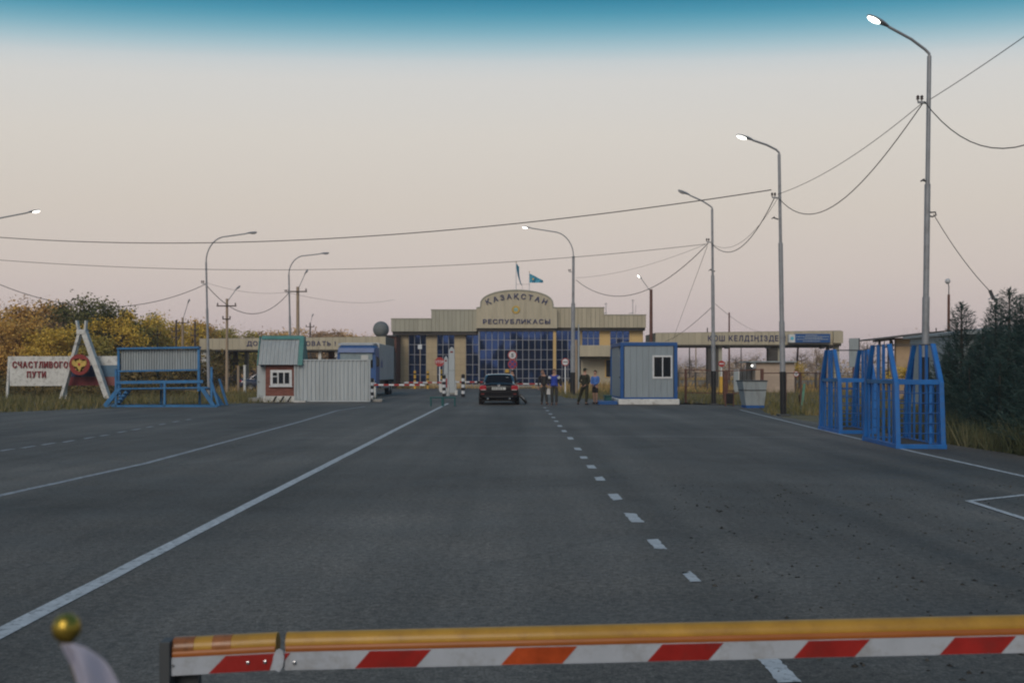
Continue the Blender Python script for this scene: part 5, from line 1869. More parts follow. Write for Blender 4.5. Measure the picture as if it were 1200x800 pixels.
# ------------------------------------------------------------------ lorry
M['lorry_blue'] = mat('lorry_blue_paint', (0.035, 0.10, 0.27), 0.45, coat=0.1)
M['lorry_white'] = mat('lorry_box_white', (0.42, 0.42, 0.42), 0.5, var=0.08, dirt=0.3, streak=True)
lo = thing('lorry', 'blue and white box lorry waiting behind the corrugated container', 'lorry', (-9.9, 64, 0))
x0, x1 = -10.95, -8.50
Zl = lambda py, d=64.0: CH + (HY - py) / F * d
cab = obj('cab', ring_loft(B(), [[(x, y, z) for x, z in ((x0 + .05, .55), (x1 - .05, .55), (x1, .75), (x1, 2.2), (x1 - .06, zt - .18), (x1 - .25, zt), (x0 + .25, zt), (x0 + .06, zt - .18), (x0, 2.2), (x0, .75))] for y, zt in ((64.0, 3.12), (64.2, 3.26), (65.8, 3.30))]), M['lorry_blue'], lo, smooth=30)
M['windscreen_pale'] = mat('pale_windscreen', (0.24, 0.30, 0.33), 0.2)
pbox('windscreen', cab, M['windscreen_pale'], x0 + .22, x1 - .22, 63.93, 63.98, 2.32, 2.76)
M['glass_sky'] = M['glass_dark']
pbox('windscreen_lower', cab, M['glass_dark'], x0 + .2, x1 - .2, 63.94, 63.985, 1.85, 2.315)
obj('sun_visor', prism(B(), [(63.80, 2.78), (63.98, 2.80), (63.98, 3.06), (63.90, 3.06)], x0 + .1, x1 - .1, 'X'), M['lorry_blue'], cab)
obj('wind_deflector', prism(B(), [(64.1, 3.24), (65.9, 3.30), (65.9, 3.42), (64.3, 3.36)], x0 + .06, x1 - .2, 'X'), M['lorry_white'], cab)
pbox('grille', cab, M['black'], x0 + .4, x1 - .4, 63.93, 63.99, .95, 1.55)
pbox('bumper', cab, M['dark_grey'], x0, x1, 63.85, 64.1, .40, .80, bev=.03)
pbox('white_card', cab, M['plate'], x1 - .92, x1 - .48, 63.90, 63.928, 2.0, 2.62)
for s, xx in ((-1, x0), (1, x1)):
    pbox('headlight', cab, M['unlit'], xx - .40 if s > 0 else xx + .08, xx - .08 if s > 0 else xx + .40, 63.84, 63.99, .85, 1.1, bev=.02)
    mr_ = pbox('side_mirror', cab, M['black'], xx + s * .12 - .10, xx + s * .12 + .10, 63.9, 64.0, 1.95, 2.45, bev=.02)
    pbar('mirror_arm', mr_, M['black'], (xx - s * 0.02, 64.05, 2.5), (xx + s * .12, 63.98, 2.46), .04)
    pbox('door_window', cab, M['glass_dark'], xx - .012, xx + .012, 64.35, 65.2, 1.9, 2.55)
bx_ = pbox('cargo_box', lo, M['lorry_white'], x0 - .02, -8.58, 66.0, 74.4, 1.05, 3.42, bev=.03)
pbox('box_rim', bx_, M['plate'], x0 - .05, -8.55, 65.94, 66.04, 3.3, 3.46)
pbox('box_rim', bx_, M['plate'], -8.63, -8.55, 65.93, 66.02, 1.04, 3.298)
obj('box_mark', prism(B(), [(67.0, 1.85), (67.9, 1.85), (67.9, 2.2), (67.5, 2.45), (67.0, 2.2)], -8.578, -8.57, 'X'), M['lorry_blue'], bx_)
pbox('chassis', lo, M['black'], x0 + .3, -8.9, 65.5, 74.0, .55, 1.04)
pbox('side_guard', lo, M['galv'], -8.68, -8.62, 67.6, 71.5, .5, .62)
for y in (64.9, 72.0, 73.2):
    for xx in (x0 + .02, -8.93):
        w = obj('wheel', lathe(B(), [(0, 0), (.28, 0), (.47, .02), (.50, .05), (.50, .27), (.47, .30), (0, .30)], (xx, y, .50), 20, 'X'), M['rubber'], lo, smooth=35)
        obj('rim', lathe(B(), [(0, 0), (.1, .01), (.26, .004), (.26, 0)], (xx + .301, y, .50), 14, 'X'), M['galv'], w)

# ------------------------------------------------------------------ people


def lerp3(a, b, q):
    return tuple(a[i] + (b[i] - a[i]) * q for i in range(3))


def person(label, loc, yaw, h, J, col, sleeves=True, shorts=False, extras=None, build=1.0, name='person'):
    """J overrides joints of a 1.72 m body facing -Y; col: jacket, trousers, shoes, hair"""
    t = thing(name, label, 'person', (0, 0, 0), 'people standing in the road')
    b = build
    P_ = dict(pelvis=(0, 0, .93), belly=(0, -.01, 1.08), chest=(0, 0, 1.27), collar=(0, .01, 1.41), neck=(0, 0, 1.49), jaw=(0, -.025, 1.555), skull=(0, -.005, 1.635), crown=(0, .0, 1.69),
              sl=(-.19, .01, 1.385), el=(-.245, .03, 1.12), wl=(-.25, -.06, .87), sr=(.19, .01, 1.385), er=(.245, .03, 1.12), wr=(.25, -.06, .87),
              hl=(-.095, 0, .88), kl=(-.105, -.02, .49), al=(-.105, .03, .085), hr=(.095, 0, .88), kr=(.105, -.02, .49), ar=(.105, .03, .085), fl=(-.12, -.14, .035), fr=(.12, -.14, .035))
    P_.update(J)
    rad = dict(pelvis=(.15 * b, .115 * b), belly=(.14 * b, .11 * b), chest=(.165 * b, .115 * b), collar=(.09, .07), neck=(.052, .052), jaw=(.060, .066), skull=(.074, .088), crown=(.050, .060),
               sl=(.062, .058), el=(.042, .042), wl=(.028, .024), sr=(.062, .058), er=(.042, .042), wr=(.028, .024), hl=(.088, .09), kl=(.058, .06), al=(.040, .042), hr=(.088, .09), kr=(.058, .06), ar=(.040, .042),
               fl=(.036, .028), fr=(.036, .028))
    pts = {kk: (*P_[kk], *rad[kk]) for kk in P_}
    E_ = [('pelvis', 'belly'), ('belly', 'chest'), ('chest', 'collar'), ('collar', 'neck'), ('neck', 'jaw'), ('jaw', 'skull'), ('skull', 'crown'),
          ('collar', 'sl'), ('sl', 'el'), ('el', 'wl'), ('collar', 'sr'), ('sr', 'er'), ('er', 'wr'),
          ('pelvis', 'hl'), ('hl', 'kl'), ('kl', 'al'), ('al', 'fl'), ('pelvis', 'hr'), ('hr', 'kr'), ('kr', 'ar'), ('ar', 'fr')]
    for s, wk, ek in ((-1, 'wl', 'el'), (1, 'wr', 'er')):
        w = Vector(P_[wk])
        dr = (w - Vector(P_[ek])).normalized()
        fwd = Vector((0, -1, 0)) - dr * dr.dot(Vector((0, -1, 0)))
        fwd = fwd.normalized() if fwd.length > 0.1 else Vector((1, 0, 0))
        inn = dr.cross(fwd).normalized() * (1 if dr.cross(fwd).x * -s > 0 else -1)
        palm = w + dr * .065
        pn = 'palm' + wk
        pts[pn] = (*palm, .034, .018)
        E_.append((wk, pn))
        for i, (off, ln) in enumerate(((-.028, .062), (-.009, .075), (.010, .080), (.028, .072))):
            base = palm + dr * .03 + fwd * off
            mid = base + dr * ln * .55 + inn * .012
            tip = base + dr * ln * .92 + inn * .034
            for nm, q, r in (('a', base, .0095), ('b', mid, .0088), ('c', tip, .0075)):
                pts[f'f{wk}{i}{nm}'] = (*q, r)
            E_ += [(pn, f'f{wk}{i}a'), (f'f{wk}{i}a', f'f{wk}{i}b'), (f'f{wk}{i}b', f'f{wk}{i}c')]
        th = w + dr * .035 + fwd * .034
        t2 = th + dr * .035 + fwd * .022 + inn * .012
        pts[f't{wk}a'], pts[f't{wk}b'] = (*th, .012), (*t2, .009)
        E_ += [(wk, f't{wk}a'), (f't{wk}a', f't{wk}b')]
    nose = Vector(P_['jaw']).lerp(Vector(P_['skull']), .45) + Vector((0, -.098, 0))
    pts['nose'] = (*nose, .011)
    pts['face'] = (*(nose + Vector((0, .05, .0))), .055)
    E_ += [('jaw', 'face'), ('face', 'nose')]
    skin('body', pts, E_, M['skin'], t, 1)
    g_ = .016
    big = lambda kk, e=g_: (*P_[kk], *(r + e for r in rad[kk]))
    jp = {'belly': big('belly', .022), 'hem': (*lerp3(P_['pelvis'], P_['belly'], -.05), rad['pelvis'][0] + .015, rad['pelvis'][1] + .02), 'chest': big('chest', .02), 'collar': big('collar', .012), 'neckline': (*lerp3(P_['collar'], P_['neck'], .45), .075, .07)}
    je = [('belly', 'hem'), ('belly', 'chest'), ('chest', 'collar'), ('collar', 'neckline')]
    for s_, e_, w_ in (('sl', 'el', 'wl'), ('sr', 'er', 'wr')):
        jp[s_] = big(s_)
        je.append(('collar', s_))
        if sleeves:
            jp[e_], jp[w_] = big(e_), big(w_, .014)
            je += [(s_, e_), (e_, w_)]
        else:
            jp[e_] = (*lerp3(P_[s_], P_[e_], .6), .062, .06)
            je.append((s_, e_))
    jk = skin('jacket' if sleeves else 'shirt', jp, je, col['jacket'], t, 1)
    tp_ = {'pelvis': big('pelvis', .008), 'top': (*lerp3(P_['pelvis'], P_['belly'], .45), rad['pelvis'][0] * .98, rad['pelvis'][1] * 1.0)}
    te = [('pelvis', 'top')]
    for h_, k_, a_ in (('hl', 'kl', 'al'), ('hr', 'kr', 'ar')):
        tp_[h_] = big(h_)
        te.append(('pelvis', h_))
        if shorts:
            tp_[k_] = (*lerp3(P_[h_], P_[k_], .85), .088, .09)
            te.append((h_, k_))
        else:
            tp_[k_], tp_[a_] = big(k_, .02), (*P_[a_][:2], P_[a_][2] + .02, rad[a_][0] + .026, rad[a_][1] + .026)
            te += [(h_, k_), (k_, a_)]
    skin('shorts' if shorts else 'trousers', tp_, te, col['trousers'], t, 1)
    for a_, f_ in (('al', 'fl'), ('ar', 'fr')):
        A, Fo = Vector(P_[a_]), Vector(P_[f_])
        heel = A + (A - Fo).normalized() * .05
        heel.z = max(.04, Fo.z)
        skin('shoe', {'a': (A.x, A.y, max(A.z, .07), .052, .055), 'h': (*heel, .045, .04), 'm': (*A.lerp(Fo, .6), .047, .04), 't': (Fo.x, Fo.y, Fo.z + .005, .044, .034)}, [('a', 'h'), ('a', 'm'), ('m', 't')], col['shoes'], t, 1)
    sk = Vector(P_['skull'])
    bm = B()
    bmesh.ops.create_uvsphere(bm, u_segments=16, v_segments=10, radius=1)
    bmesh.ops.delete(bm, geom=[v for v in bm.verts if v.co.z < -.15 and v.co.y < .25 or v.co.z < -.62 or (v.co.y < -.62 and v.co.z < .42)], context='VERTS')
    for v in bm.verts:
        v.co = Vector((v.co.x * .086, v.co.y * .104 + .008, v.co.z * .098 + .012)) + sk
    obj('hair' if not col.get('cap') else 'cap', bm, col['hair'], t, smooth=180)
    for s in (-1, 1):
        c = sk + Vector((s * .030, -.082, -.028))
        bm = B()
        bmesh.ops.create_uvsphere(bm, u_segments=8, v_segments=6, radius=.011, matrix=Matrix.Translation(c))
        obj('eye', bm, M['black'], t, smooth=180)
        bm = B()
        bmesh.ops.create_uvsphere(bm, u_segments=8, v_segments=6, radius=1)
        for v in bm.verts:
            v.co = Vector((v.co.x * .012, v.co.y * .026, v.co.z * .034)) + sk + Vector((s * .080, .012, -.045))
        obj('ear', bm, M['skin'], t, smooth=180)
    pbox('mouth', t, M['red_dark'], sk.x - .022, sk.x + .022, sk.y - .088, sk.y - .078, sk.z - .088, sk.z - .080)
    if extras:
        extras(t, P_, jk)
    t.scale = (h / 1.72,) * 3
    t.location = loc
    t.rotation_euler = (0, 0, yaw)
    return t


cl = lambda n, c, **k: mat(n, c, 0.85, var=0.2, scale=9, bump=0.2, **k)
K_dark = cl('dark_jacket_cloth', (0.022, 0.020, 0.024))
K_grey = cl('grey_trouser_cloth', (0.040, 0.041, 0.039))
K_blue = cl('bright_blue_jacket_cloth', (0.022, 0.050, 0.30))
K_lblue = cl('light_blue_shirt_cloth', (0.07, 0.17, 0.46))
K_camo = mat('camouflage_cloth', (0.032, 0.034, 0.021), 0.9, var=0.25, scale=7, dirt=0.9, dirtcol=(0.018, 0.02, 0.014))
K_hair = cl('dark_hair', (0.014, 0.011, 0.009))
K_fair = cl('light_brown_hair', (0.17, 0.10, 0.06))
K_shoe = cl('black_leather', (0.012, 0.012, 0.013))
K_white = cl('white_cloth', (0.6, 0.6, 0.6))


def man1(t, P_, jk):
    pbox('shirt_front', jk, K_grey, -.05, .05, -.150, -.135, 1.02, 1.34)


person('man in dark open jacket and grey trousers walking in the road', gp(637, 474.3), R(12), 1.66,
       dict(jaw=(-.04, -.03, 1.55), skull=(-.055, -.02, 1.625), crown=(-.06, -.01, 1.68), kl=(-.08, -.10, .50), al=(-.07, .10, .10), fl=(-.08, -.06, .04), kr=(.10, -.10, .49), ar=(.13, -.18, .085), fr=(.15, -.34, .035), hl=(-.085, 0, .88),
            wl=(-.28, -.08, .88)),
       dict(jacket=K_dark, trousers=K_grey, shoes=K_shoe, hair=K_fair), extras=man1)


def man2(t, P_, jk):
    for s, a, b_ in ((-1, 'sl', 'el'), (1, 'sr', 'er')):
        A, Bq = Vector(P_[a]), Vector(P_[b_])
        obj('sleeve_patch', tube(B(), [A.lerp(Bq, .02) + Vector((0, 0, 0.0)), A.lerp(Bq, .42)], [.083, .074], 10), K_white, jk, smooth=60)
        W = Vector(P_['wl' if s < 0 else 'wr'])
        obj('dark_sleeve', tube(B(), [A.lerp(Bq, .43), Bq, Bq.lerp(W, .75)], [.074, .066, .052], 10), K_dark, jk, smooth=60)
    pbox('waist_band', jk, K_dark, -.13, .13, -.150, -.135, .93, .96)


person('man in bright blue jacket with white shoulders holding a white bag', gp(649.5, 474.8), R(-10), 1.68,
       dict(el=(-.30, .02, 1.13), wl=(-.26, -.14, .94), er=(.31, .03, 1.13), wr=(.33, -.10, .90), kl=(-.10, -.08, .49), fl=(-.12, -.14, .035), al=(-.105, .02, .085)),
       dict(jacket=K_blue, trousers=K_grey, shoes=K_shoe, hair=K_fair), extras=man2, build=1.12)
bgp = gp(643, 474.5)
bag = thing('carrier_bag', 'small white carrier bag hanging from the hand of the man in blue', 'bag', (bgp.x, bgp.y, .50))
bm = B()
prism(bm, [(bgp.x - .10, .50), (bgp.x + .10, .50), (bgp.x + .085, .74), (bgp.x + .03, .80), (bgp.x - .03, .80), (bgp.x - .085, .74)], bgp.y - .16, bgp.y - .06)
obj('sack', bm, K_white, bag, bev=.012)
pbar('handle', bag, K_white, (bgp.x, bgp.y - .11, .79), (bgp.x + .02, bgp.y - .12, .90), .02)


def soldier(t, P_, jk):
    sk = Vector(P_['skull'])
    pbox('cap_peak', t, K_camo, sk.x - .07, sk.x + .07, sk.y - .17, sk.y - .08, sk.z + .03, sk.z + .045)
    pbox('belt', t, K_shoe, -.15, .15, -.155, .145, .985, 1.025, bev=.01)


person('soldier in dark camouflage with cap standing with one leg stretched out', gp(685.5, 474.5), R(140), 1.72,
       dict(hl=(-.11, 0, .87), kl=(-.10, 0, .48), al=(-.08, .03, .085), fl=(-.09, -.13, .035), hr=(.11, 0, .87), kr=(.32, -.10, .50), ar=(.52, -.16, .085), fr=(.60, -.28, .035),
            el=(-.29, .06, 1.10), wl=(-.16, .17, .95), er=(.30, .02, 1.11), wr=(.12, -.20, 1.02), belly=(.01, 0, 1.08)),
       dict(jacket=K_camo, trousers=K_camo, shoes=K_shoe, hair=K_camo, cap=1), extras=soldier, build=1.08)
person('person in light blue shirt and dark shorts standing by the cabin', gp(697.5, 473.5), R(-38), 1.62,
       dict(el=(-.22, -.02, 1.12), wl=(-.08, -.20, 1.02), er=(.22, -.02, 1.12), wr=(.06, -.21, 1.0), kl=(-.08, -.02, .49), al=(-.07, .03, .085), fl=(-.08, -.13, .035), kr=(.08, -.01, .49), ar=(.07, .03, .085), fr=(.08, -.13, .035)),
       dict(jacket=K_lblue, trousers=K_dark, shoes=K_shoe, hair=K_hair), shorts=True)
person('man in black jacket half hidden behind the sedan', G(603.8, 52.5), R(-75), 1.66,
       dict(chest=(0, -.06, 1.26), collar=(0, -.10, 1.39), neck=(0, -.13, 1.47), jaw=(0, -.17, 1.53), skull=(0, -.16, 1.61), crown=(0, -.15, 1.665), sl=(-.18, -.09, 1.37), sr=(.18, -.09, 1.37),
            er=(.25, -.08, 1.12), wr=(.2, -.22, .95), el=(-.25, -.08, 1.12), wl=(-.2, -.22, .95)),
       dict(jacket=K_dark, trousers=K_dark, shoes=K_shoe, hair=K_hair))

# ------------------------------------------------------------------ boom in the foreground
M['boom_yellow'] = mat('boom_yellow_tube', (0.44, 0.235, 0.03), 0.42, var=0.2, scale=7, coat=0.1, dirt=0.4, dirtcol=(0.26, 0.12, 0.03))
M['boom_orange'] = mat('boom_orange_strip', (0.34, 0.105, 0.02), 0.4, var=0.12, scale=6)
M['boom_white'] = mat('boom_white_plate', (0.43, 0.46, 0.51), 0.4, var=0.10, scale=7, dirt=0.55, dirtcol=(0.25, 0.24, 0.23))
M['boom_red'] = mat('boom_red_film', (0.33, 0.022, 0.018), 0.35, var=0.22, scale=9, dirt=0.4, dirtcol=(0.16, 0.03, 0.025))
M['boom_red_worn'] = mat('worn_orange_red_film', (0.42, 0.07, 0.02), 0.3, var=0.35, scale=14)
M['tape'] = mat('brown_tape', (0.26, 0.10, 0.035), 0.25, var=0.4, scale=30)
D = 2.3
bl = lambda px: 768 - (px - 203) * 0.0516 if px < 330 else 761.6 - (px - 330) * 0.0233     # lower edge of the yellow tube
q = lambda px, dy, dz=0.0: at(px, bl(px) + dy, D) + Vector((0, dz, 0))
tb = thing('boom_barrier', 'large red and white boom with a yellow tube along its top', 'boom barrier', (1.75, D, 0))
rr = 12.5 / F * D
for a, b in ((203.5, 324.5), (335.5, 1560)):
    n = 10
    pts = [q(a + (b - a) * i / n, -7.5, 0.012) for i in range(n + 1)]
    obj('tube', tube(B(), pts, rr, 20), M['boom_yellow'], tb, smooth=50)
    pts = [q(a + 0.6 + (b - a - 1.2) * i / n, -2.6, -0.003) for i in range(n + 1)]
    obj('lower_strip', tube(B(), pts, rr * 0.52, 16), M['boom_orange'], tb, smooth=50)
    bm = B()
    prism(bm, [(q(a, 0).x, q(a, 0).z), (q(b, 0).x, q(b, 0).z), (q(b, 20.6).x, q(b, 20.6).z), (q(a, 21).x, q(a, 21).z)], D - 0.016, D - 0.010)
    obj('plate', bm, M['boom_white'], tb)
core = obj('core_rail', prism(B(), [(q(204, 2).x, q(204, 2).z), (q(327, 2).x, q(327, 2).z), (q(327, 19).x, q(327, 19).z), (q(204, 19).x, q(204, 19).z)], D - 0.0095, D + 0.012), M['galv'], tb)
obj('core_rail', prism(B(), [(q(333, 2).x, q(333, 2).z), (q(1560, 2).x, q(1560, 2).z), (q(1560, 19).x, q(1560, 19).z), (q(333, 19).x, q(333, 19).z)], D - 0.0095, D + 0.012), M['galv'], tb)
a = 417.0 - 170.0
first = True
while a < 1540:
    b = a + 71
    m = 'boom_red' if abs(a - 587) > 40 else 'boom_red_worn'
    b2 = min(b, 319) if first else b
    pts = [(a, 20.2), (b2, 20.2), ((327 if first else b + 17.5) - (3 if first else 0), 0.8), (a + (20 if first else 17.5), 0.8)]
    obj('red_stripe', prism(B(), [(q(x, dy).x, q(x, dy).z) for x, dy in pts], D - 0.0175, D - 0.0163), M[m], tb)
    first = False
    a += 170.2
obj('red_stripe', prism(B(), [(q(x, dy).x, q(x, dy).z) for x, dy in ((335.7, 9), (342, 0.8), (336, 0.8))], D - 0.0175, D - 0.0163), M['boom_red'], tb)
for px in (293, 313, 347):
    obj('bolt', lathe(B(), [(0, 0), (.0045, 0), (.004, .002), (.002, .003), (0, .003)], (q(px, 8).x, D - 0.0178, q(px, 10 if px < 330 else 12).z), 10, 'Y'), M['chrome'], tb)
obj('bolt', lathe(B(), [(0, 0), (.004, 0), (.003, .0025), (0, .003)], (q(206, 8).x, D - 0.0165, q(206, 9).z), 10, 'Y'), M['chrome'], tb)
for px, w in ((216, 25), (261, 22)):
    obj('tape_wrap', tube(B(), [q(px - w / 2, -7.5, 0.012), q(px + w / 2, -7.5, 0.012)], rr + 0.0012, 20), M['tape'], tb, smooth=50)
bm = B()
random.seed(4)
vs = []
prism(bm, [(q(x, dy).x, q(x, dy).z) for x, dy in ((323, 3), (326, -3), (330, -5), (334, -2), (335.5, 6), (334, 16), (330, 22), (325, 20), (322, 12))], D - 0.021, D - 0.0178)
obj('torn_joint', bm, M['boom_white'], tb)
# housing and pivot beyond the right edge, so the boom is carried by something
pbox('housing', tb, M['white_old'], 1.62, 1.98, D + 0.06, D + 0.44, 0.03, 1.12, bev=0.02)
pbox('pivot', tb, M['dark_grey'], 1.72, 1.88, D + 0.013, D + 0.06, 0.86, 1.02)
pbox('foot', tb, M['concrete'], 1.5, 2.1, D - 0.06, D + 0.56, 0.0, 0.03)
rp = thing('boom_rest', 'dark upright post holding the free end of the large boom', 'post', at(197, 770, D) * 1.0)
rp.location.z = 0
ORG[rp.name].z = 0
pbox('upright', rp, M['dark_grey'], at(190.5, 770, D).x, at(203, 770, D).x, D - 0.024, D + 0.02, 0.0, at(190, 748.5, D).z, bev=0.002)
pbox('foot', rp, M['dark_grey'], at(197, 770, D).x - 0.1, at(197, 770, D).x + 0.1, D - 0.1, D + 0.1, 0.0, 0.012)
pbox('cradle', rp, M['dark_grey'], at(190.5, 770, D).x, at(203, 770, D).x + 0.05, D + 0.021, D + 0.045, q(203, 0).z - 0.09, q(203, 0).z - 0.02)

# ------------------------------------------------------------------ small flag on the car dashboard
M['brass'] = mat('polished_brass', (0.40, 0.28, 0.05), 0.36, 0.85, var=0.05)
M['lilac'] = mat('pale_lilac_cloth', (0.62, 0.60, 0.70), 0.8, var=0.06)
dd = 0.70
c = at(78, 735, dd)
zd = 1.13
tf = thing('table_flag', 'small pale flag with a shiny brass knob standing on the dashboard', 'table flag', (c.x, dd, zd))
obj('knob', lathe(B(), [(.001, .0100), (.0045, .0090), (.0080, .0055), (.0098, .0), (.0085, -.0050), (.0060, -.0078), (.0042, -.0092), (.0042, -.0125)], c, 20), M['brass'], tf, smooth=60)
ptube('staff', tf, M['brass'], [c - Vector((0, 0, .011)), (c.x + 0.058, dd, zd + 0.01)], 0.0022, 8)
obj('base', lathe(B(), [(.030, 0), (.030, .006), (.008, .012), (.004, .02)], (c.x + 0.058, dd, zd), 20), M['brass'], tf, smooth=40)
bm = B()
g = []
nu, nv = 16, 8
for i in range(nu + 1):
    u = i / nu
    row = []
    for j in range(nv + 1):
        v = j / nv
        lx = 79.5 + 17 * u ** 0.9 * 1.25
        rx = 96 + 50 * (u ** 0.62) * 1.15
        p = at(lx + (rx - lx) * v, 748 + 62 * u * (1 + 0.15 * (1 - v)), dd)
        p.y += 0.006 * math.sin(v * 7 + u * 2.5) * min(1, u * 3) - 0.012
        row.append(bm.verts.new(p))
    g.append(row)
for i in range(nu):
    for j in range(nv):
        bm.faces.new((g[i][j], g[i][j + 1], g[i + 1][j + 1], g[i + 1][j]))
bmesh.ops.solidify(bm, geom=list(bm.faces), thickness=0.0008)
bmesh.ops.recalc_face_normals(bm, faces=bm.faces)
obj('cloth', bm, M['lilac'], tf)
db_ = thing('car_dashboard', 'black car dashboard carrying the small flag, below the view', 'dashboard', (0, 0.7, 0))
pbox('shelf', db_, M['black'], -0.72, 0.72, 0.45, 0.93, 1.02, zd - 0.001, bev=0.02)
pbox('bulkhead', db_, M['black'], -0.70, 0.70, 0.86, 0.92, 0.0, 1.02)

# ------------------------------------------------------------------ trees
rng = np.random.default_rng(11)
LEAF = {
    'orange': leafmat('orange_brown_leaves', [(0.28, 0.16, 0.045), (0.58, 0.33, 0.08), (0.68, 0.46, 0.13)]),
    'russet': leafmat('russet_thin_leaves', [(0.26, 0.16, 0.09), (0.42, 0.26, 0.14), (0.50, 0.33, 0.18)]),
    'yellow': leafmat('yellow_leaves', [(0.34, 0.23, 0.04), (0.62, 0.41, 0.06), (0.72, 0.50, 0.10)]),
    'olive': leafmat('olive_leaves', [(0.18, 0.16, 0.045), (0.36, 0.29, 0.065), (0.52, 0.38, 0.09)]),
    'green': leafmat('dark_green_leaves', [(0.05, 0.06, 0.022), (0.11, 0.115, 0.04), (0.18, 0.16, 0.05)]),
    'tan': leafmat('tan_bare_twigs', [(0.30, 0.22, 0.17), (0.44, 0.32, 0.22), (0.50, 0.37, 0.25)]),
    'spruce': leafmat('spruce_needles', [(0.017, 0.038, 0.036), (0.034, 0.066, 0.060), (0.056, 0.095, 0.084)]),
    'grass': leafmat('verge_grass', [(0.065, 0.075, 0.024), (0.15, 0.135, 0.05), (0.30, 0.22, 0.10)]),
    'drygrass': leafmat('dry_grass', [(0.16, 0.13, 0.05), (0.36, 0.24, 0.09), (0.50, 0.34, 0.14)]),
    'tallgrass': leafmat('tall_grass', [(0.045, 0.058, 0.032), (0.10, 0.11, 0.055), (0.23, 0.20, 0.11)]),
    'brush': leafmat('dark_brushwood', [(0.05, 0.04, 0.02), (0.13, 0.10, 0.035), (0.26, 0.17, 0.05)]),
}


def leaf_quads(pos, size, flat=0.0, up=None):
    """random little rhombs at POS"""
    n = len(pos)
    a = rng.normal(size=(n, 3))
    a /= np.linalg.norm(a, axis=1)[:, None]
    b = rng.normal(size=(n, 3))
    b -= a * np.sum(a * b, axis=1)[:, None]
    b /= np.linalg.norm(b, axis=1)[:, None]
    s = size * rng.uniform(0.6, 1.3, n)[:, None]
    v = np.stack([pos + a * s, pos + b * s * .55, pos - a * s, pos - b * s * .55], 1).reshape(-1, 3)
    f = np.arange(n * 4).reshape(-1, 4)
    return v, f


def tree_meshes(name, seed, leaf, n_leaf=5200, spread=0.32, low=0.22, cl_r=0.085, size=0.0185, limbs=13, thin=False):
    """unit-height tree: skinned trunk with limbs, crown of leaf clumps hung on the limbs"""
    r = np.random.default_rng(seed)
    pts, ed = {}, []
    n = 8
    prev = None
    wob = np.cumsum(r.normal(0, .012, (n + 1, 2)), 0)
    wob[0] = 0
    for i in range(n + 1):
        z = 0.86 * i / n
        rad = 0.020 * (1 - .86 * i / n) + .002
        pts[f't{i}'] = (wob[i, 0], wob[i, 1], z, rad)
        if prev:
            ed.append((prev, f't{i}'))
        prev = f't{i}'
    centers = [(pts[f't{n}'][:3], .8), (pts[f't{n-1}'][:3], .9)]
    for L_ in range(limbs):
        i = int(r.integers(2, n))
        q = pts[f't{i}']
        a = r.uniform(0, 2 * PI) if L_ > 5 else L_ * PI / 3 + r.uniform(-.4, .4)
        hfac = 1 - abs(q[2] - .42) * 0.95
        ln = spread * r.uniform(.55, 1.1) * hfac
        rise = r.uniform(.25, .75) * ln + (.05 if q[2] > .5 else .01)
        p1 = (q[0] + math.cos(a) * ln * .5, q[1] + math.sin(a) * ln * .5, q[2] + rise * .35)
        p2 = (q[0] + math.cos(a) * ln, q[1] + math.sin(a) * ln, q[2] + rise)
        pts[f'l{L_}a'] = (*p1, q[3] * .45)
        pts[f'l{L_}b'] = (*p2, .0022)
        ed += [(f't{i}', f'l{L_}a'), (f'l{L_}a', f'l{L_}b')]
        centers += [(p1, .55), (p2, 1.0), (tuple(np.array(p2) + r.normal(0, .05, 3)), .9)]
        for _ in range(2):
            e = np.array(p1) + r.normal(0, 1, 3) * np.array([.10, .10, .06]) * (spread / .32)
            e[2] = max(e[2], low)
            pts[f'l{L_}c{_}'] = (*e, .002)
            ed.append((f'l{L_}a', f'l{L_}c{_}'))
            centers.append((tuple(e), .8))
    tr = skin('trunk', pts, ed, M['bark'], None, 0)
    trunk = tr.data
    bpy.data.objects.remove(tr)
    C_ = np.array([c for c, _ in centers])
    W = np.array([w for _, w in centers])
    C_[:, 2] = np.maximum(C_[:, 2], low)
    idx = r.choice(len(C_), n_leaf, p=W / W.sum())
    off = r.normal(0, 1, (n_leaf, 3))
    off *= (cl_r * W[idx] * r.uniform(.35, 1.0, n_leaf))[:, None] * np.array([1.1, 1.1, .75])
    pos = C_[idx] + off
    pos[:, 2] = np.maximum(pos[:, 2], low * .55)
    v, f = leaf_quads(pos, size)
    zmax = v[:, 2].max()
    crown = mesh_np('crown', v, f, None)
    return trunk, crown, zmax


M['pale_bark'] = mat('pale_bark', (0.22, 0.17, 0.14), 0.9, var=0.2)
TM = {}
for kname, seed, kw in (('a', 1, {}), ('b', 2, dict(spread=.38, limbs=15)), ('c', 3, dict(spread=.28, limbs=14, cl_r=.075)), ('dense', 4, dict(spread=.36, n_leaf=9000, cl_r=.10, limbs=16)),
                        ('sparse', 5, dict(n_leaf=2200, spread=.30, size=.013, cl_r=.10, limbs=16)), ('bare', 6, dict(n_leaf=1500, spread=.34, size=.010, cl_r=.11, limbs=20)),
                        ('low', 7, dict(spread=.5, low=.12, n_leaf=2600, cl_r=.13, limbs=14))):
    TM[kname] = tree_meshes(kname, seed, None, **kw)


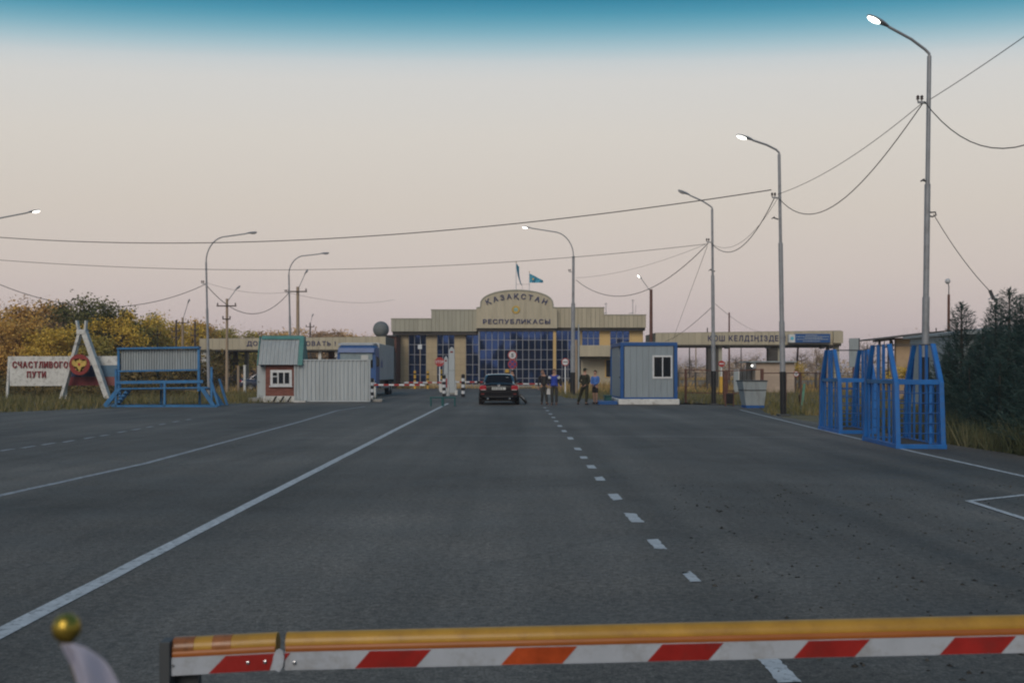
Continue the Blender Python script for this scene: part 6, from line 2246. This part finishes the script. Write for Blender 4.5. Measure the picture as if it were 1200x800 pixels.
def tree(name, label, px, d, top, kind_, leaf, group, wide=1.0, rot=None):
    tr, cr, zm = TM[kind_]
    h = at(px, top, d).z / zm
    t = thing(name, label, 'tree', G(px, d), group)
    for nm, me, m in (('trunk', tr, M['bark'] if leaf != 'tan' else M['pale_bark']), ('crown', cr, LEAF[leaf])):
        if not me.materials:
            me.materials.append(m)
        o = bpy.data.objects.new(nm, me)
        C.objects.link(o)
        o.parent = t
        o.material_slots[0].link = 'OBJECT'
        o.material_slots[0].material = m
    t.scale = (h * wide, h * wide, h)
    t.rotation_euler = (0, 0, random.uniform(0, 6.28) if rot is None else rot)
    return t


random.seed(21)
gw = 'autumn trees of the wood on the left'
for px, d, top, kd, lf, wd, lab in (
    (-12, 88, 347, 'b', 'orange', 1.1, 'orange brown tree cut by the edge, outermost of the wood'),
    (14, 84, 364, 'dense', 'orange', 1.0, 'rounded dense orange tree above the first letters of the welcome board'),
    (9, 95, 344, 'sparse', 'russet', 1.1, 'thin russet tree rising behind the rounded dense orange tree'),
    (33, 92, 348, 'a', 'orange', 1.1, 'orange tree above the middle of the welcome board'),
    (52, 88, 346, 'sparse', 'russet', 1.1, 'nearly bare russet tree left of the dark green crowns'),
    (57, 82, 374, 'dense', 'yellow', 1.1, 'low golden tree just left of the A-shaped frame'),
    (74, 97, 350, 'a', 'russet', 1.0, 'pale russet tree between the bare tree and dark green crowns'),
    (97, 92, 343, 'dense', 'green', 0.95, 'tall dark green tree right behind the prongs of the A-shaped frame'),
    (121, 90, 347, 'dense', 'green', 0.95, 'second dark green tree, right of the A-shaped frame'),
    (112, 84, 384, 'dense', 'olive', 1.2, 'low olive yellow tree inside the A-shaped frame outline'),
    (141, 88, 351, 'b', 'yellow', 1.0, 'golden yellow tree over the left end of the corrugated screen'),
    (155, 98, 362, 'c', 'olive', 1.1, 'dark olive tree between two golden trees over the screen'),
    (171, 102, 369, 'dense', 'yellow', 1.0, 'golden tree over the middle of the corrugated screen'),
    (193, 110, 366, 'dense', 'yellow', 1.0, 'broad golden tree left of the pale pole with lamp'),
    (216, 116, 370, 'b', 'yellow', 1.0, 'golden tree behind the pale pole with lamp'),
    (233, 122, 372, 'a', 'orange', 1.0, 'orange tree just left of the curved lamp by the stand'),
    (254, 128, 376, 'dense', 'olive', 1.1, 'olive tree between the curved lamp and the tan pole'),
    (279, 136, 379, 'dense', 'olive', 1.2, 'olive tree above the first letters of the left gate'),
    (301, 146, 381, 'b', 'russet', 1.2, 'russet tree just left of the booth roof'),
    (322, 150, 380, 'dense', 'orange', 1.2, 'orange tree hidden behind the booth roof ridge'),
    (362, 156, 382, 'b', 'russet', 1.2, 'russet tree right of the booth roof'),
    (384, 165, 383, 'a', 'russet', 1.2, 'russet tree above the last letters of the left gate'),
    (408, 172, 385, 'b', 'orange', 1.3, 'low orange tree above the cab of the lorry'),
    (425, 176, 386, 'dense', 'orange', 1.2, 'low orange tree left of the antenna dome'),
):
    tree('autumn_tree', lab, px, d, top, kd, lf, gw, wd)
gb_ = 'bare trees beyond the right gate'
for px, d, top, kd, lf, wd, lab in (
    (790, 150, 416, 'sparse', 'tan', 1.6, 'low bare tree just right of the blue cabin'),
    (812, 160, 414, 'bare', 'tan', 1.5, 'bare tree under the gate left of the unlit lamp'),
    (862, 170, 411, 'bare', 'tan', 1.4, 'bare tree between the two dark piers of the gate'),
    (886, 175, 409, 'sparse', 'tan', 1.5, 'tan tree left of the second gate pier'),
    (942, 140, 405, 'bare', 'tan', 1.2, 'bare tree under the left half of the blue sign'),
    (957, 150, 398, 'sparse', 'tan', 1.0, 'taller tan tree under the right half of the blue sign'),
    (968, 155, 413, 'c', 'olive', 1.3, 'small olive tree beside the right end of the gate'),
    (1016, 130, 391, 'bare', 'tan', 1.2, 'hazy bare tree between the grey panel and the shed'),
    (1078, 125, 382, 'bare', 'tan', 1.2, 'bare tree rising over the shed roof'),
):
    tree('bare_tree', lab, px, d, top, kd, lf, gb_, wd)
tree('yellow_bush', 'small bright yellow bush at the corner of the guard hut', 930.5, 86, 419, 'low', 'yellow', None, 0.8)
tree('yellow_bush', 'low yellow green bush under the open shed roof', 1060, 57, 420, 'low', 'yellow', None, 1.6)

# spruces


def spruce_meshes(seed, h=1.0, nlev=30, base_r=0.42):
    r = np.random.default_rng(seed)
    pts = {'a': (0, 0, 0, .022), 'b': (0.004, 0, .35, .017), 'c': (0, .004, .7, .009), 'd': (0, 0, .985, .002)}
    tr = skin('trunk', pts, [('a', 'b'), ('b', 'c'), ('c', 'd')], M['bark'], None, 0)
    trunk = tr.data
    bpy.data.objects.remove(tr)
    V, Fc = [], []
    k = 0
    for lv in range(nlev):
        z = 0.04 + 0.92 * (lv / (nlev - 1)) ** 0.92
        L_ = base_r * (1 - z) ** 0.95 * r.uniform(.78, 1.12) + .018
        nb = int(6 + 6 * (1 - z))
        a0 = r.uniform(0, 6.28)
        for b in range(nb):
            a = a0 + 2 * PI * b / nb + r.uniform(-.25, .25)
            ln = L_ * r.uniform(.7, 1.15)
            el_ = r.uniform(.10, .55) + .5 * z           # upswept tips
            nt = max(10, int(150 * ln / base_r))
            q = r.uniform(0.12, 1.0, nt)
            q[-2:] = 1.0
            px_ = np.cos(a) * ln * q
            py_ = np.sin(a) * ln * q
            pz_ = z + ln * (0.10 * q + np.tan(el_) * q ** 2 * .55 - .22 * q * (1 - q))
            side = r.normal(0, .022, nt) * (1.2 - q)
            base = np.stack([px_ - np.sin(a) * side, py_ + np.cos(a) * side, pz_ + r.normal(0, .008, nt)], 1)
            dirv = np.stack([np.cos(a + r.normal(0, .7, nt)), np.sin(a + r.normal(0, .7, nt)), r.uniform(-.1, 1.0, nt)], 1)
            dirv /= np.linalg.norm(dirv, axis=1)[:, None]
            wv = np.cross(dirv, r.normal(size=(nt, 3)))
            wv /= np.linalg.norm(wv, axis=1)[:, None]
            le = r.uniform(.022, .050, nt)[:, None]
            wi = r.uniform(.0011, .0024, nt)[:, None]
            V.append(np.stack([base - wv * wi, base + dirv * le * .55 - wv * wi * 1.3, base + dirv * le, base + dirv * le * .55 + wv * wi * 1.3], 1).reshape(-1, 3))
            Fc.append(np.arange(nt * 4).reshape(-1, 4) + k)
            k += nt * 4
    # leader tuft
    nt = 60
    base = np.stack([r.normal(0, .004, nt), r.normal(0, .004, nt), r.uniform(.93, 1.0, nt)], 1)
    dirv = np.stack([r.normal(0, .5, nt), r.normal(0, .5, nt), np.ones(nt)], 1)
    dirv /= np.linalg.norm(dirv, axis=1)[:, None]
    wv = np.cross(dirv, r.normal(size=(nt, 3)))
    wv /= np.linalg.norm(wv, axis=1)[:, None]
    V.append(np.stack([base - wv * .003, base + dirv * .02 - wv * .004, base + dirv * .034, base + dirv * .02 + wv * .004], 1).reshape(-1, 3))
    Fc.append(np.arange(nt * 4).reshape(-1, 4) + k)
    return trunk, mesh_np('crown', np.concatenate(V), np.concatenate(Fc), LEAF['spruce'])


SP = [spruce_meshes(31), spruce_meshes(32, base_r=.50), spruce_meshes(33, base_r=.38)]
for i, (px, d, top, kd, w, lab) in enumerate((
    (1127, 27.5, 356, 0, 0.86, 'slender pointed spruce nearest to the blue cages'),
    (1183, 24.5, 340, 1, 0.85, 'biggest dark spruce below the hanging cable clamp'),
    (1152, 25.8, 388, 2, 0.95, 'shorter spruce filling the gap between two taller ones'),
    (1112, 30.0, 402, 2, 0.80, 'low dark spruce right behind the cage corner'),
    (1167, 27.0, 353, 2, 0.85, 'narrow spruce standing just left of the biggest one'),
    (1203, 22.5, 346, 0, 0.95, 'dark spruce cut by the edge of the view'),
    (1232, 19.0, 372, 1, 0.9, 'black green spruce nearest to the lens at the very edge'),
    (1136, 24.6, 424, 1, 1.15, 'knee-high young spruce in front of the slender one'),
    (1172, 22.2, 420, 1, 1.15, 'low bushy spruce in front of the biggest one'),
)):
    tr, cr = SP[kd]
    t = thing('spruce_tree', lab, 'tree', G(px, d), 'spruces at the road edge')
    h = at(px, top, d).z
    for nm, me in (('trunk', tr), ('crown', cr)):
        o = bpy.data.objects.new(nm, me)
        C.objects.link(o)
        o.parent = t
    t.scale = (h * w, h * w, h)
    t.rotation_euler = (0, 0, 1.7 * i)

# ------------------------------------------------------------------ stuff: grass, brushwood, far woods


def inside(poly, x, y):
    c = np.zeros(len(x), bool)
    n = len(poly)
    j = n - 1
    for i in range(n):
        xi, yi = poly[i]
        xj, yj = poly[j]
        c ^= ((yi > y) != (yj > y)) & (x < (xj - xi) * (y - yi) / (yj - yi + 1e-9) + xi)
        j = i
    return c


EDGE = edge


def grass(name, n, region, h0, h1, w, leaf, clump=0.0, off_road=True):
    x0, x1, y0, y1 = region
    # denser towards the lens
    x = rng.uniform(x0, x1, n * 3)
    y = y0 + (y1 - y0) * rng.uniform(0, 1, n * 3) ** 1.5
    if clump:
        s = np.sin(x * 1.9 + np.sin(y * 1.3) * 2) * np.sin(y * 1.4 + np.sin(x * .9) * 2) + rng.normal(0, .45, n * 3)
        keep = s > -clump
        x, y = x[keep], y[keep]
    if off_road:
        keep = ~inside(EDGE, x, y)
        x, y = x[keep], y[keep]
    x, y = x[:n], y[:n]
    m_ = len(x)
    patch = 0.6 + 0.8 * (0.5 + 0.5 * np.sin(x * .8 + 1.3 * np.sin(y * .55)) * np.sin(y * .7 + x * .2))
    h = rng.uniform(h0, h1, m_) * patch
    a = rng.uniform(0, 2 * PI, m_)
    lean = rng.normal(0, .35, (m_, 2)) * h[:, None]
    bx0 = np.stack([x, y, np.full(m_, -.03)], 1)
    wv = np.stack([np.cos(a), np.sin(a), np.zeros(m_)], 1) * (w * rng.uniform(.6, 1.4, m_))[:, None]
    tip = np.stack([x + lean[:, 0], y + lean[:, 1], h], 1)
    V = np.stack([bx0 - wv, bx0 + wv, tip], 1).reshape(-1, 3)
    me = mesh_np(name, V, np.arange(m_ * 3).reshape(-1, 3), LEAF[leaf])
    o = bpy.data.objects.new(name, me)
    C.objects.link(o)
    o['kind'] = 'stuff'
    return o


grass('grass', 42000, (-60, -6.5, 33, 80), .10, .42, .018, 'grass', .5)
grass('grass', 40000, (2.7, 60, 37, 95), .10, .38, .018, 'grass', .5)
grass('grass', 16000, (-60, 60, 80, 118), .2, .6, .05, 'drygrass')
grass('tall_grass', 30000, (9.2, 13.5, 13, 30), .22, .75, .009, 'tallgrass', .7)
grass('dry_field', 26000, (5, 140, 95, 260), .4, 1.0, .12, 'drygrass')


def thicket(name, n, region, hfun, size, leaf):
    x0, x1, y0, y1 = region
    x = rng.uniform(x0, x1, n)
    y = rng.uniform(y0, y1, n)
    z = rng.uniform(0, 1, n) ** .8 * hfun(x, y)
    v, f = leaf_quads(np.stack([x, y, z], 1), size)
    me = mesh_np(name, v, f, LEAF[leaf])
    o = bpy.data.objects.new(name, me)
    C.objects.link(o)
    o['kind'] = 'stuff'
    return o


wavy = lambda h, s: (lambda x, y: h * (0.62 + 0.22 * np.sin(x * s + 1.1 * np.sin(x * s * .37)) + 0.16 * np.sin(x * s * 2.7 + y * .05)))
thicket('undergrowth', 22000, (-62, -26, 82, 100), wavy(4.2, .5), .22, 'brush')
thicket('undergrowth', 9000, (-48, -22, 66, 70), wavy(1.3, .9), .10, 'brush')
thicket('far_woods', 16000, (-90, -24, 175, 200), wavy(9.6, .22), .5, 'russet')
thicket('far_woods', 9000, (-150, -60, 105, 125), wavy(9.0, .25), .4, 'olive')
thicket('far_woods', 14000, (24, 190, 190, 230), wavy(4.6, .13), .30, 'tan')
thicket('far_woods', 7000, (-40, 60, 250, 270), wavy(4.6, .13), .35, 'tan')
# the wood behind the lens, which the terminal glass mirrors
thicket('far_woods', 26000, (-110, 110, -95, -80), wavy(15.5, .16), .8, 'green')


# loose stones on the old asphalt
n = 1500
gx = rng.uniform(0.5, 8.6, n)
gy = 4.3 + 9.5 * rng.uniform(0, 1, n) ** 1.4
keep = gx > 0.6 + 0.10 * gy
gx, gy = gx[keep], gy[keep]
oct_v = np.array([(1, 0, 0), (-1, 0, 0), (0, 1, 0), (0, -1, 0), (0, 0, 1), (0, 0, -.3)], float)
oct_f = np.array([(0, 2, 4), (2, 1, 4), (1, 3, 4), (3, 0, 4), (2, 0, 5), (1, 2, 5), (3, 1, 5), (0, 3, 5)])
V, Fc = [], []
for i, (x, y) in enumerate(zip(gx, gy)):
    s = rng.uniform(.006, .020) * (1.6 if rng.uniform() > .93 else 1)
    a = rng.uniform(0, 6.28)
    v = oct_v * np.array([s, s * rng.uniform(.6, 1), s * rng.uniform(.4, .8)]) * rng.uniform(.8, 1.2, (6, 1))
    V.append(np.stack([x + v[:, 0] * math.cos(a) - v[:, 1] * math.sin(a), y + v[:, 0] * math.sin(a) + v[:, 1] * math.cos(a), v[:, 2] + .001], 1))
    Fc.append(oct_f + i * 6)
me = mesh_np('gravel', np.concatenate(V), np.concatenate(Fc), mat('loose_stone', (0.050, 0.046, 0.040), 0.9, var=0.3, scale=40, island=0.7))
o = bpy.data.objects.new('gravel', me)
C.objects.link(o)
o['kind'] = 'stuff'

# ------------------------------------------------------------------ thin haze volume, added in place of windscreen veiling to lift far blacks
hz = bpy.data.materials.new('added_haze')
hz.use_nodes = True
ht = hz.node_tree
for n in list(ht.nodes):
    ht.nodes.remove(n)
ho_ = ht.nodes.new('ShaderNodeOutputMaterial')
hv = ht.nodes.new('ShaderNodeVolumePrincipled')
hv.inputs['Color'].default_value = (0.94, 0.87, 0.90, 1)
hv.inputs['Density'].default_value = 0.0006
hv.inputs['Anisotropy'].default_value = 0.0
ht.links.new(hv.outputs[0], ho_.inputs['Volume'])
hzo = obj('haze', box(B(), -2600, 2600, -700, 3100, -1.03, 18), hz, kind='stuff')
